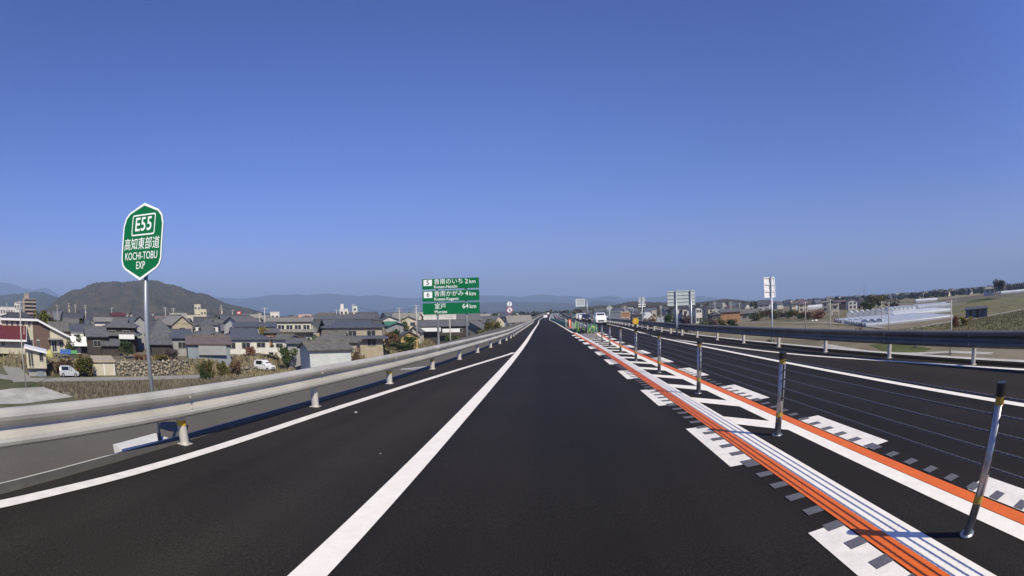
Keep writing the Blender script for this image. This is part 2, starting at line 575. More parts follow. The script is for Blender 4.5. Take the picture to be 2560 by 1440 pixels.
# ------------------------------------------------------------------ wire rope median barrier
wb = tag(empty('wire_rope_barrier', (2.6, 1.62, 0)), 'median barrier of steel posts with black caps and five twisted wire ropes', 'barrier')
inv = Vector(wb.location)
pm = MB().tube((0, 0, 0), (0, 0, .90), .043, .043, 16)
pm.tube((0, 0, 0), (0, 0, .012), .07, .07, 16)
post_me = pm.mesh('post', STEEL, True)
cap_me = MB().tube((0, 0, 0), (0, 0, .075), .05, .05, 16).mesh('cap', BLACK)
slot_me = MB().box(-.012, .012, -.0445, -.038, .42, .84).mesh('slot', BLACK)
bandt = MB().tube((0, 0, 0), (0, 0, .05), .0445, .0445, 16).mesh('reflective_band', mat('shaded_amber', (.34, .235, .03), .5))  # amber darkened to olive, the shade on the bands is in the colour
posts_y = [1.62 + 3.96 * i for i in range(-2, 15)]
for i, y in enumerate(posts_y):
    x = 2.6 + S(y) + max(0, (MED(y) - 3.17) * .5)
    p = link('post', post_me, wb, Vector((x, y, Z(y))) - inv)
    link('cap', cap_me, p, (0, 0, .895))
    link('slot', slot_me, p)
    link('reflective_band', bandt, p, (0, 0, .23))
    if i < 9:
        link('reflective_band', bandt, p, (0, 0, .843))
def rope_pt(y):
    return 2.6 + S(y) + max(0, (MED(y) - 3.17) * .5)
for k, h in enumerate((.46, .565, .67, .775, .88)):
    mb = MB()
    # three twisted strands
    y, ph = -5.0, 0.0
    n = 5
    for s in range(3):
        ring = []
        y = -5.0
        while y < 57:
            step = .045 if y < 14 else (.15 if y < 24 else 1.5)
            a = y * 2 * math.pi / .22 + s * 2 * math.pi / 3
            r = .0052
            cx, cz = rope_pt(y) + r * math.cos(a), Z(y) + h + r * math.sin(a)
            ring.append((cx, y, cz))
            y += step
        base = len(mb.v)
        vs = []
        for (cx, cy, cz) in ring:
            for q in range(n):
                t = 2 * math.pi * q / n
                vs.append((cx + (.0055 if cy < 24 else .004) * math.cos(t) - inv.x, cy - inv.y, cz + (.0055 if cy < 24 else .004) * math.sin(t) - inv.z))
        mb.add(vs, [(i * n + q, i * n + (q + 1) % n, (i + 1) * n + (q + 1) % n, (i + 1) * n + q) for i in range(len(ring) - 1) for q in range(n)])
    mb.build('wire_rope', ROPE, wb, True)

# round amber marker fixed on one of the posts
y = posts_y[6]
rm = tag(empty('post_marker', (rope_pt(y), y, Z(y) + .97)), 'round amber reflector standing on a median post', 'reflector')
MB().tube((0, 0, 0), (0, 0, .16), .03, .03, 12).build('stem', BLACK, rm)
MB().tube((0, .02, .25), (0, -.02, .25), .10, .10, 24).build('lens', AMBER, rm)
MB().tube((0, .03, .25), (0, .021, .25), .115, .115, 24).build('housing', BLACK, rm)

# ------------------------------------------------------------------ wide median ahead
GREEN_P = mat('green_paint', (.075, .24, .12), .6, var=.15, scale=2)
GREEN_L = mat('lime_plastic', (.30, .52, .10), .45)
GREEN_D = mat('green_plastic', (.05, .20, .08), .5)
GREYP = mat('grey_pavement', (.22, .23, .22), .9, var=.1, scale=1)
RED_D = mat('dark_red_rubber', (.22, .035, .05), .6)
ORG_P = mat('orange_plastic', (.62, .10, .035), .45)
mark(strip('median_pavement', 62, 520, lambda y: 2.3 + S(y), lambda y: MED(y) - .3, .012, GREYP), 'grey paved strip inside the wide median')
def lowwall(name, xf, y0, y1, w, h, m, label, cat):
    mb = MB()
    ys = stations(y0, y1)
    vs = []
    for y in ys:
        for a, b in ((-w, 0), (-w * .6, h), (w * .6, h), (w, 0)):
            vs.append((xf(y) + a, y, Z(y) + b))
    mb.add(vs, [(i * 4 + k, i * 4 + k + 1, i * 4 + k + 5, i * 4 + k + 4) for i in range(len(ys) - 1) for k in range(3)])
    mb.add(vs[:4], [(0, 1, 2, 3)])
    return tag(mb.build(name, m), label, cat)
def rs(f):
    return lambda y: 2.1 + S(y) + (MED(y) - 2.1 - S(y)) * f
lowwall('guide_block', lambda y: 2.75 + S(y), 70, 210, .16, .55, GREEN_P, 'long green guide block beside the near lane at the wide median', 'guide block')
lowwall('guide_block', lambda y: 3.35 + S(y), 74, 170, .3, .32, GREEN_P, 'low green guide block just behind the taller green one', 'guide block')
lowwall('guide_block', lambda y: MED(y) - .8, 100, 300, .14, .5, GREYP, 'pale grey guide block along the oncoming side of the wide median', 'guide block')
lowwall('rubber_kerb', rs(.36), 150, 420, .18, .5, RED_D, 'dark red rubber kerb curving through the wide median', 'kerb')
lowwall('rubber_kerb', rs(.62), 140, 420, .2, .5, CONC, 'pale concrete kerb between the dark kerbs in the median', 'kerb')
lowwall('rubber_kerb', rs(.85), 135, 420, .16, .5, mat('dark_green_kerb', (.04, .09, .05), .7), 'dark green kerb near the oncoming edge of the median', 'kerb')

ob = tag(empty('barrel', (2.3 + S(66) + .35, 66, Z(66))), 'orange marker barrel with a pale stripe at the tip of the green median', 'barrel')
bb = MB()
for a, b, r0, r1 in ((0, .06, .26, .26), (.06, .92, .19, .18), (.92, .97, .18, .10)):
    bb.tube((0, 0, a), (0, 0, b), r0, r1, 20)
bb.build('body', ORG_P, ob, True)
MB().box(-.04, .04, -.196, -.17, .15, .85).build('stripe', PAINT2, ob)
cc = tag(empty('crash_cushion', (3.35, 47, Z(47))), 'lime green crash cushion among the far median posts', 'crash cushion')
MB().prism([(-.45, 0, 0), (.45, 0, 0), (.38, 0, .62), (-.38, 0, .62)], (0, 2.4, 0)).build('body', GREEN_D, cc)
MB().prism([(-.3, -.02, .3), (0, -.02, .6), (.3, -.02, .3), (.3, -.02, .1), (0, -.02, .4), (-.3, -.02, .1)], (0, .015, 0)).build('chevron', GREEN_L, cc)
dl_b = MB().tube((0, 0, 0), (0, 0, .05), .12, .11, 12).mesh('base', GREEN_D)
for j, (px_, y, h, m, nm) in enumerate([(2.55, 50, .8, GREEN_D, 'dark green'), (2.9, 54, .8, GREEN_L, 'lime green'), (3.5, 56, .8, GREEN_D, 'dark green'), (2.6, 58, .8, CONC, 'pale grey'), (3.0, 61, .75, GREEN_L, 'lime green'), (3.6, 63, .75, GREEN_D, 'dark green'), (2.3, 68, .7, CONC, 'pale grey')]):
    t = tag(empty('delineator', (px_ + S(y), y, Z(y))), '%s flexible post, number %s of the far median posts counted from the camera' % (nm, ['one', 'two', 'three', 'four', 'five', 'six', 'seven'][j]), 'delineator', 'flexible posts on the far median')
    MB().tube((0, 0, .05), (0, 0, h), .045, .04, 12).build('tube', m, t)
    link('base', dl_b, t)
# ------------------------------------------------------------------ signs
SIGN_G = mat('sign_green', (.0, .135, .046), .5, var=.04, scale=2, spec=.25)
SIGN_W = mat('sign_white', (.82, .86, .84), .4)
SIGN_BK = mat('sign_black', (.02, .02, .025), .5)
SIGN_RED = mat('sign_red', (.30, .015, .035), .45)
SIGN_BLUE = mat('sign_blue', (.03, .05, .22), .45)
BACK = mat('sign_back', (.42, .48, .47), .5, .3, var=.06, scale=2)
BACKW = mat('sign_back_white', (.74, .75, .74), .45)
POLEG = mat('pole_grey', (.36, .39, .42), .4, .5, var=.08, scale=3)
FOOT = mat('footing', (.62, .61, .57), .85, var=.1, scale=4)

def text(name, body, x, z, size, m, parent, y=-.012, sx=1.0, align='CENTER', bold=0.0, space=1.0):
    cu = bpy.data.curves.new(name, 'FONT')
    cu.body = body
    cu.size = size
    cu.align_x = align
    cu.align_y = 'CENTER'
    cu.offset = bold
    cu.space_character = space
    cu.extrude = .0015
    cu.resolution_u = 3
    tmp = bpy.data.objects.new('tmp', cu)
    COL.objects.link(tmp)
    me = bpy.data.meshes.new_from_object(tmp.evaluated_get(bpy.context.evaluated_depsgraph_get()))
    bpy.data.objects.remove(tmp)
    bpy.data.curves.remove(cu)
    me.name = name
    me.materials.clear()
    me.materials.append(m)
    o = link(name, me, parent)
    o.location = (x, y, z)
    o.rotation_euler = (math.pi / 2, 0, 0)
    o.scale = (sx, 1, 1)
    return o

def rrect(x0, x1, z0, z1, r, n=5):
    pts = []
    for cx, cz, a0 in ((x1 - r, z1 - r, 0), (x0 + r, z1 - r, 90), (x0 + r, z0 + r, 180), (x1 - r, z0 + r, 270)):
        for i in range(n + 1):
            a = math.radians(a0 + 90 * i / n)
            pts.append((cx + r * math.cos(a), cz + r * math.sin(a)))
    return pts

def plate(poly, y0, y1, name, m, parent):
    return MB().prism([(x, y0, z) for x, z in poly], (0, y1 - y0, 0)).build(name, m, parent)

def ring(poly_out, poly_in, y, t, name, m, parent):
    mb = MB()
    n = len(poly_out)
    vs = [(x, y, z) for x, z in poly_out] + [(x, y, z) for x, z in poly_in] + [(x, y - t, z) for x, z in poly_out] + [(x, y - t, z) for x, z in poly_in]
    fs = []
    for i in range(n):
        j = (i + 1) % n
        fs += [(2 * n + i, 2 * n + j, 3 * n + j, 3 * n + i), (i, j, 2 * n + j, 2 * n + i), (3 * n + i, 3 * n + j, n + j, n + i)]
    mb.add(vs, fs)
    return mb.build(name, m, parent)

# --- route shield
rsn = tag(empty('route_sign', (-4.74, 4.56, Z(4.5) - .165)), 'tall green shield sign reading E55 on a grey pole behind the guardrail', 'road sign')
rsn.rotation_euler = (0, 0, .28)
rsn.scale = (.84, 1, 1)
MB().tube((.08, .06, 0), (.08, .06, 3.0), .04, .04, 16).build('pole', POLEG, rsn, True)
def shield(k):
    w, zb, zt = .455 - k, 2.12 + k * 1.25, 3.07 - k * 1.25
    sh_l, sh_u = 2.335 + k * .4, 2.87 - k * .4
    pts = [(0, zt)]
    # right shoulder rounded
    pts += [(w * .72, sh_u + .095 - k * .3), (w * .90, sh_u + .035 - k * .2), (w, sh_u - .07)]
    pts += [(w, sh_l + .04), (w * .93, sh_l - .03 + k * .1), (w * .80, sh_l - .075 + k * .25), (0, zb)]
    pts += [(-x, z) for x, z in pts[1:-1]][::-1]
    return pts
plate(shield(0), -.02, -.005, 'panel', SIGN_G, rsn)
ring(shield(.002), shield(.028), -.0205, .002, 'border', SIGN_W, rsn)
ring(rrect(-.245, .275, 2.665, 2.925, .03), rrect(-.228, .258, 2.682, 2.908, .02), -.0205, .002, 'number_frame', SIGN_W, rsn)
text('lettering', 'E55', .015, 2.795, .235, SIGN_W, rsn, -.0215, 1.05, bold=.003, space=1.08)
text('lettering', '高知東部道', .0, 2.555, .158, SIGN_W, rsn, -.0215, 1.02, bold=.0)
text('lettering', 'KOCHI-TOBU', .0, 2.415, .13, SIGN_W, rsn, -.0215, .92, bold=.0)
text('lettering', 'EXP', .0, 2.30, .13, SIGN_W, rsn, -.0215, .92, bold=.0)
for zz in (2.48, 2.75):
    MB().box(-.3, .36, -.004, .03, zz - .02, zz + .02).build('bracket', POLEG, rsn)
ft = tag(MB().prism([(-4.74, 3.86, 0), (-5.1, 3.9, 0), (-5.1, 4.95, 0), (-4.74, 4.9, 0)], (0, 0, .2)).build('sign_footing', FOOT, None, False, (0, 0, Z(4.5) - .22)), 'white concrete footing at the base of the E55 sign', 'footing')

# --- distance sign with three boards
dz = Z(37)
dsn = tag(empty('distance_sign', (-6.5, 37.1, dz - .9)), 'green distance sign of three boards on two grey poles', 'road sign')
base = .9 - dz
for x in (-.92, 1.0):
    MB().tube((x, .12, .2), (x, .12, base + 3.75), .075, .075, 16).build('pole', POLEG, dsn, True)
rows = [(3.10, 3.78, '5', '香南のいち', 'Konan-Noichi', '2'), (2.30, 3.00, '6', '香南かがみ', 'Konan-Kagami', '4'), (1.46, 2.19, None, '室戸', 'Muroto', '64')]
for z0, z1, num, ja, en, km in rows:
    b = plate(rrect(-1.90, 1.90, base + z0, base + z1, .05), -.02, .01, 'board', SIGN_G, dsn)
    zc = base + z0
    h = z1 - z0
    if num:
        plate(rrect(-1.80, -1.22, zc + h * .34, zc + h * .93, .02), -.024, -.0205, 'number_plate', SIGN_W, b)
        text('lettering', num, -1.51, zc + h * .635, .42, SIGN_BK, b, -.026, 1.0, bold=.004)
    text('lettering', ja, -1.10, zc + h * .68, .385, SIGN_W, b, -.022, 1.03, 'LEFT', .0, 1.0)
    text('lettering', en, -1.10, zc + h * .21, .27, SIGN_W, b, -.022, 1.0, 'LEFT', .003, 1.03)
    text('lettering', km, 1.18, zc + h * .66, .42, SIGN_W, b, -.022, 1.0, 'RIGHT', .003)
    text('lettering', 'km', 1.24, zc + h * .63, .36, SIGN_W, b, -.022, 1.0, 'LEFT', .002)
    for zz in (zc + .12, zc + h - .12):
        MB().box(-1.8, 1.8, .011, .05, zz - .025, zz + .025).build('stiffener', BACK, b)
tag(MB().box(-8.2, -6.4, 36.4, 37.8, 0, .5).build('sign_footing', FOOT, None, False, (0, 0, dz - .92)), 'pale concrete block under the green distance sign', 'footing')

def disc(x, z, r, y0, y1, n=32):
    return MB().tube((x, y1, z), (x, y0, z), r, r, n)
# --- two round signs
y = 97.0
nsn = tag(empty('prohibition_sign', (-7.0, y, Z(y) - 1.2)), 'two round signs on one thin pole, a small white disc above a red ringed one', 'road sign')
b0 = 1.2 - Z(y)
MB().tube((0, .05, 0), (0, .05, b0 + 3.1), .035, .035, 10).build('pole', POLEG, nsn)
d1 = disc(0, b0 + 2.82, .40, -.02, .0).build('disc', SIGN_W, nsn)
MB().prism([(-.13, -.024, b0 + 2.47), (-.03, -.024, b0 + 2.45), (.13, -.024, b0 + 3.17), (.03, -.024, b0 + 3.19)], (0, .003, 0)).build('bar', SIGN_BLUE, d1)
d2 = disc(0, b0 + 1.80, .56, -.02, .0).build('disc', SIGN_W, nsn)
circ = lambda r, n=32: [(r * math.cos(2 * math.pi * i / n), b0 + 1.80 + r * math.sin(2 * math.pi * i / n)) for i in range(n)]
ring(circ(.545), circ(.42), -.021, .003, 'red_ring', SIGN_RED, d2)
MB().prism([(-.33, -.026, b0 + 2.06), (-.27, -.026, b0 + 2.12), (.33, -.026, b0 + 1.54), (.27, -.026, b0 + 1.48)], (0, .003, 0)).build('slash', SIGN_RED, d2)
ped = MB()
ped.tube((.05, -.022, b0 + 2.03), (.05, -.026, b0 + 2.03), .07, .07, 12)
ped.prism([(-.02, -.024, b0 + 1.94), (.10, -.024, b0 + 1.94), (.12, -.024, b0 + 1.72), (.18, -.024, b0 + 1.5), (.11, -.024, b0 + 1.5), (.03, -.024, b0 + 1.68), (-.1, -.024, b0 + 1.5), (-.17, -.024, b0 + 1.5), (-.05, -.024, b0 + 1.72)], (0, .002, 0))
ped.build('pictogram', SIGN_BLUE, d2)

# --- backs of the oncoming signs
def sign_back(name, x, y, label, zbase):
    t = tag(empty(name, (x, y, zbase)), label, 'road sign')
    return t
# large board on two poles
t = sign_back('direction_sign', 7.84, 33.0, 'wide pale back of a direction board on two poles behind the dark guardrail', Z(33) - 1.4)
b = 1.4 - Z(33)
for x in (-.42, .55):
    MB().tube((x + .05, -.09, 0), (x + .05, -.09, b + 2.40), .055, .055, 14).build('pole', POLEG, t, True)
pb = MB().box(-.92, .90, 0, .03, b + 1.46, b + 2.37).build('board', BACK, t)
for i in range(5):
    zz = b + 1.49 + i * .205
    MB().box(-.915, .895, -.035, -.001, zz, zz + .028).build('stiffener', BACK, pb)
# tall three-part board
t = sign_back('lane_sign', 11.25, 26.0, 'tall narrow white back of a three part board on one pole', Z(26) - 2.6)
b = 2.6 - Z(26)
MB().tube((.09, -.07, 0), (.09, -.07, b + 2.70), .045, .045, 14).build('pole', POLEG, t, True)
for i in range(3):
    z0 = b + 1.66 + i * .345
    pb = plate(rrect(-.36, .36, z0, z0 + .335, .04), 0, .02, 'board', BACKW, t)
    ring(rrect(-.36, .36, z0, z0 + .335, .04), rrect(-.31, .31, z0 + .05, z0 + .285, .02), -.001, .03, 'rim', BACKW, pb)
# round sign with two strips
t = sign_back('speed_sign', 8.06, 50.0, 'round back of a speed sign with two small strips below', Z(50) - 1.2)
b = 1.2 - Z(50)
MB().tube((0, -.05, 0), (0, -.05, b + 2.45), .04, .04, 12).build('pole', POLEG, t, True)
disc(0, b + 2.08, .33, -.005, .02).build('disc', BACK, t)
for zz in (1.75, 1.58):
    MB().box(-.33, .33, -.005, .02, b + zz - .06, b + zz + .03).build('strip', BACKW, t)
# diamond sign
t = sign_back('warning_sign', 7.62, 75.0, 'diamond shaped back of a warning sign beside the grey shed', Z(75) - 1.2)
b = 1.2 - Z(75)
MB().tube((0, -.05, 0), (0, -.05, b + 1.9), .04, .04, 12).build('pole', POLEG, t, True)
plate([(0, b + 1.10), (.42, b + 1.52), (0, b + 1.94), (-.42, b + 1.52)], -.005, .015, 'board', BACK, t)
# cantilever overhead sign
t = sign_back('cantilever_sign', 6.95 + 1.6, 112.0, 'pale overhead board on a cantilever arm ahead of the parked queue', Z(112))
t['label'] = 'pale overhead board on a tall cantilever pole above the oncoming queue'
b = -Z(112)
MB().tube((-1.6, -.05, 0), (-1.6, -.05, b + 3.45), .11, .09, 14).build('pole', POLEG, t, True)
pb = MB().box(-3.78, -2.05, 0, .06, b + 2.13, b + 3.50).build('board', BACK, t)
ring(rrect(-3.80, -2.03, b + 2.11, b + 3.52, .02), rrect(-3.68, -2.15, b + 2.23, b + 3.40, .02), -.002, .06, 'rim', BACKW, pb)
for zz in (2.45, 3.2):
    MB().tube((-1.6, -.05, b + zz), (-2.1, -.02, b + zz), .05, .05, 10).build('arm', POLEG, t)

# ------------------------------------------------------------------ vehicles
GLASS = mat('car_glass', (.010, .013, .015), .12, spec=.6)
TYRE = mat('tyre', (.02, .02, .02), .85)
RIM = mat('rim', (.5, .5, .52), .3, .8)
LAMP = mat('headlamp', (.75, .78, .8), .1, spec=.8)
TAIL = mat('tail_lamp', (.4, .02, .02), .25)
PLATE = mat('number_plate', (.8, .8, .78), .5)
TRIM = mat('dark_trim', (.02, .02, .022), .5)
def paint(nm, c):
    return mat('car_paint_' + nm, c, .28, 0.1, coat=.6)
def car(name, loc, heading, L, W, H, style, m, label):
    """heading: direction the front faces, radians, local +Y is the front"""
    t = tag(empty(name, loc, heading), label, 'car')
    h = L / 2
    if style == 'van':      # tall, short nose
        st = [(-h, .45, .95, .96, .93), (-h + .06, .30, 1.0, H - .12, .96), (-h + .35, .25, 1.02, H, 1.0), (h * .30, .25, 1.0, H, 1.0), (h * .62, .25, .98, H - .10, .99), (h * .86, .28, .96, 1.02, .97), (h - .06, .32, .86, .90, .94), (h, .42, .70, .74, .88)]
        gl = (2, 5)
    elif style == 'suv':
        st = [(-h, .5, .95, .98, .90), (-h + .12, .36, 1.02, H - .22, .95), (-h + .55, .30, 1.04, H - .02, .99), (h * .10, .30, 1.02, H, 1.0), (h * .36, .30, 1.0, H - .32, .99), (h * .55, .30, .98, 1.04, .98), (h - .12, .34, .88, .94, .93), (h, .45, .70, .78, .86)]
        gl = (2, 4)
    else:                   # minivan / hatch
        st = [(-h, .42, .85, .88, .90), (-h + .10, .28, .95, H - .20, .95), (-h + .45, .22, .98, H - .02, .99), (h * .05, .22, .96, H, 1.0), (h * .36, .22, .93, H - .24, .99), (h * .66, .22, .90, .96, .97), (h - .12, .26, .72, .78, .92), (h, .36, .58, .62, .84)]
        gl = (2, 4)
    mb = MB()
    rows = []
    for (y, zb, zbelt, zt, wf) in st:
        w = W / 2 * wf
        cab = zt - zbelt > .25
        wt = w * (.80 if cab else .92)
        rows.append([(-w * .96, y, zb), (-w, y, zb + (zbelt - zb) * .45), (-w * .985, y, zbelt), (-wt, y, max(zt - .07, zbelt + .005)), (-wt * .86, y, zt),
                     (wt * .86, y, zt), (wt, y, max(zt - .07, zbelt + .005)), (w * .985, y, zbelt), (w, y, zb + (zbelt - zb) * .45), (w * .96, y, zb)])
    n = len(rows[0])
    vs = [p for r in rows for p in r]
    fs = [(i * n + k, i * n + (k + 1) % n, (i + 1) * n + (k + 1) % n, (i + 1) * n + k) for i in range(len(rows) - 1) for k in range(n)]
    fs += [tuple(range(n)), tuple(range((len(rows) - 1) * n, len(rows) * n))[::-1]]
    mb.add(vs, fs)
    mb.build('body', m, t)
    def inset(q, f, off, nm, mm):
        q = [Vector(p) for p in q]
        c = sum(q, Vector()) / len(q)
        nrm = (q[1] - q[0]).cross(q[2] - q[0])
        nrm.normalize()
        if nrm.dot(c - Vector((0, 0, H * .5))) < 0:
            nrm = -nrm
        r = [c + (p - c) * f + nrm * off for p in q]
        s = [p - nrm * (off + .01) for p in r]
        k = len(q)
        MB().add(r + s, [tuple(range(k)), tuple(range(k, 2 * k))[::-1]] + [(i, (i + 1) % k, k + (i + 1) % k, k + i) for i in range(k)]).build(nm, mm, t)
    # side windows
    for i in range(gl[0], gl[1]):
        for a, b in ((2, 3), (7, 6)):
            q = [rows[i][a], rows[i + 1][a], rows[i + 1][b], rows[i][b]]
            inset(q, .86, .012, 'side_window', GLASS)
    # windscreen and rear window
    i = gl[1] - 1
    while not (st[i][3] - st[i][2] > .25 and st[i + 1][3] - st[i + 1][2] < .25):
        i += 1
    inset([rows[i][4], rows[i][5], rows[i + 1][6], rows[i + 1][3]], .90, .015, 'windscreen', GLASS)
    inset([rows[1][3], rows[1][6], rows[2][5], rows[2][4]] if style == 'suv' else [rows[1][2], rows[1][7], rows[1][5], rows[1][4]], .84, .02, 'rear_window', GLASS)
    # front face pieces
    fz, bz = st[-2], st[-1]
    w = W / 2 * bz[4]
    for s in (-1, 1):
        MB().prism([(s * w * .60, h + .006, .60), (s * w * .98, h - .03, .62), (s * w * .98, h - .05, .78), (s * w * .62, h - .02, .74)], (0, -.10, 0)).build('headlamp', LAMP, t)
        MB().box(s * W * .44 - .05, s * W * .44 + .05, -h - .012, -h + .12, .72, 1.0).build('tail_lamp', TAIL, t)
        MB().box(s * (W / 2 + .0), s * (W / 2 + .17), h * .42, h * .42 + .09, 1.0, 1.16).build('mirror', m, t)
    MB().box(-w * .58, w * .58, h - .08, h + .012, .50, .68).build('grille', TRIM, t)
    MB().box(-w * .9, w * .9, h - .1, h + .006, .30, .40).build('lower_grille', TRIM, t)
    MB().box(-.165, .165, h, h + .02, .405, .475).build('number_plate', PLATE, t)
    MB().box(-.165, .165, -h - .02, -h, .72, .80).build('number_plate', PLATE, t)
    for s in (-1, 1):
        for y in (-h * .62, h * .64):
            wh = MB().tube((s * (W / 2 - .18), y, .32), (s * (W / 2 + .012), y, .32), .32, .32, 20).build('wheel', TYRE, t)
            MB().tube((s * (W / 2 - .1), y, .32), (s * (W / 2 + .02), y, .32), .20, .20, 16).build('rim', RIM, wh)
    return t
WHITE_P, SILVER_P, BLACK_P = paint('white', (.80, .80, .78)), paint('silver', (.46, .48, .52)), paint('black', (.015, .015, .017))
cx = lambda y: (MED(y) + RED(y)) / 2
car('van', (cx(74) + .2, 74, Z(74) + .004), math.pi, 3.4, 1.48, 1.62, 'van', WHITE_P, 'boxy white van in the oncoming lane, nearest of the queue')
car('car', (cx(112), 112, Z(112) + .004), math.pi, 4.1, 1.7, 1.5, 'mini', BLACK_P, 'black car in the oncoming queue behind the boxy van')
car('car', (cx(127) - .1, 127, Z(127) + .004), math.pi, 4.4, 1.7, 1.75, 'van', WHITE_P, 'white van third in the oncoming queue')
car('car', (cx(150), 150, Z(150) + .004), math.pi, 4.4, 1.75, 1.72, 'suv', paint('beige', (.62, .60, .54)), 'beige car at the tail of the oncoming queue')
car('car', (cx(178), 178, Z(178) + .004), math.pi, 4.4, 1.75, 1.6, 'mini', paint('grey', (.12, .13, .14)), 'dark grey car last in the oncoming queue')
car('car', (.34 + S(230), 232, Z(232) + .004), 0, 4.2, 1.7, 1.45, 'mini', WHITE_P, 'small white car far ahead in the near lane')
car('car', (.34 + S(400), 405, Z(405) + .004), 0, 4.2, 1.7, 1.6, 'mini', WHITE_P, 'tiny white car near the crest of the near lane')
g = gnd(174, 942, GL)
car('minivan', (g.x, g.y, GL + .03), -.56, 4.4, 1.72, 1.65, 'mini', SILVER_P, 'silver minivan parked side on below the stone wall')
g = gnd(662, 927, GL)
car('suv', (g.x, g.y, GL + .03), -1.75, 4.2, 1.75, 1.78, 'suv', WHITE_P, 'white sport utility car parked on the lane by the dry grass')
# ------------------------------------------------------------------ ground, terrace, lanes, fields
def ground_mat():
    m = bpy.data.materials.new('ground_soil')
    m.use_nodes = True
    nt = m.node_tree
    p = nt.nodes['Principled BSDF']
    p.inputs['Roughness'].default_value = .95
    p.inputs['Specular IOR Level'].default_value = .1
    tc = nt.nodes.new('ShaderNodeTexCoord')
    def nz(s):
        n = nt.nodes.new('ShaderNodeTexNoise')
        n.inputs['Scale'].default_value = s
        n.inputs['Detail'].default_value = 7
        nt.links.new(tc.outputs['Object'], n.inputs['Vector'])
        return n
    a, b = nz(.012), nz(.25)
    r1 = nt.nodes.new('ShaderNodeValToRGB')
    e = r1.color_ramp.elements
    e[0].position, e[0].color = .38, (.195, .168, .112, 1)
    e[1].position, e[1].color = .66, (.085, .095, .045, 1)
    e.new(.52).color = (.175, .150, .100, 1)
    nt.links.new(a.outputs['Fac'], r1.inputs['Fac'])
    mx = nt.nodes.new('ShaderNodeMix')
    mx.data_type = 'RGBA'
    mx.blend_type = 'MULTIPLY'
    mx.inputs[0].default_value = .6
    r2 = nt.nodes.new('ShaderNodeValToRGB')
    r2.color_ramp.elements[0].position, r2.color_ramp.elements[0].color = .3, (.6, .6, .6, 1)
    r2.color_ramp.elements[1].position, r2.color_ramp.elements[1].color = .7, (1.2, 1.2, 1.2, 1)
    nt.links.new(b.outputs['Fac'], r2.inputs['Fac'])
    nt.links.new(r1.outputs['Color'], mx.inputs[6])
    nt.links.new(r2.outputs['Color'], mx.inputs[7])
    nt.links.new(mx.outputs[2], p.inputs['Base Color'])
    return m
gm = MB()
xs = [-16000, -2000, -600, -200, -20, 0, 20, 200, 600, 2000, 16000]
ysg = [-400, -60, 0, 60, 200, 600, 1500, 4000, 16000]
vs = [(x, y, GL if x <= 0 else GR) for y in ysg for x in xs]
nx = len(xs)
gm.add(vs, [(j * nx + i, j * nx + i + 1, (j + 1) * nx + i + 1, (j + 1) * nx + i) for j in range(len(ysg) - 1) for i in range(nx - 1)])
struct(gm.build('ground', ground_mat()))

SOIL = mat('field_soil', (.200, .176, .122), .95, var=.18, scale=.12, spec=.1, bump=.3, bscale=3)
SOILD = mat('field_soil_dark', (.115, .100, .070), .95, var=.2, scale=.12, spec=.1)
GRASSG = mat('field_grass', (.075, .088, .028), .95, var=.35, scale=.25, spec=.1, bump=.4, bscale=4)
GRASSO = mat('field_olive', (.140, .128, .065), .95, var=.3, scale=.2, spec=.1, bump=.4, bscale=4)
DRY = mat('dry_grass_soil', (.17, .145, .085), .95, var=.3, scale=.4, spec=.1, bump=.5, bscale=5)
LANE = mat('lane_concrete', (.27, .26, .23), .9, var=.12, scale=.5, spec=.2)
PALE = mat('pale_concrete', (.40, .39, .34), .9, var=.22, scale=.35, spec=.2)
TERR = mat('terrace_soil', (.16, .14, .10), .95, var=.3, scale=.2, spec=.1)
STONE = mat('wall_stone', (.235, .20, .145), .9, var=.35, scale=.6, bump=.5, bscale=6, island=.0)
STONE2 = mat('wall_stone_grey', (.165, .155, .135), .9, var=.3, scale=.6, bump=.5, bscale=6)
STONE3 = mat('wall_stone_pale', (.32, .28, .205), .9, var=.3, scale=.6, bump=.5, bscale=6)
MORT = mat('wall_core', (.10, .09, .07), .95)
MUDD = mat('ditch', (.03, .028, .022), .9)

def patch(name, pix, z, m, dz=.01, label=None):
    pts = [gnd(px, py, z) for px, py in pix]
    return struct(MB().quad(*[(p.x, p.y, z + dz) for p in pts]).build(name, m), label)
def band(name, pix, z, w, m, dz=.02, label=None):
    pts = [gnd(px, py, z) for px, py in pix]
    mb = MB()
    vs = []
    for i, p in enumerate(pts):
        a = pts[max(i - 1, 0)]
        b = pts[min(i + 1, len(pts) - 1)]
        t = (b - a).normalized()
        nn = Vector((-t.y, t.x, 0)) * (w / 2)
        vs += [(p.x + nn.x, p.y + nn.y, z + dz), (p.x - nn.x, p.y - nn.y, z + dz)]
    mb.add(vs, [(2 * i, 2 * i + 1, 2 * i + 3, 2 * i + 2) for i in range(len(pts) - 1)])
    return struct(mb.build(name, m), label)

# terrace of the town
ZT = -5.5
TE = [(-170, -10), (-118, 22), (-92, 35), (-78, 43), (-66, 53.5), (-57, 66), (-52, 79), (-45, 95), (-40, 108), (-33, 150), (-27, 220), (-21, 420), (-21, 1100)]
tm = MB()
n = len(TE)
vs = [(x, y, ZT) for x, y in TE] + [(-1600, 1500, ZT), (-1600, -10, ZT)]
tm.add(vs, [tuple(range(len(vs)))[::-1]])
for (xa, ya), (xb, yb) in zip(TE, TE[1:]):
    tm.quad((xa, ya, ZT), (xb, yb, ZT), (xb + 2.2, yb - 2.0, GL - .1), (xa + 2.2, ya - 2.0, GL - .1))
struct(tm.build('terrace', TERR))

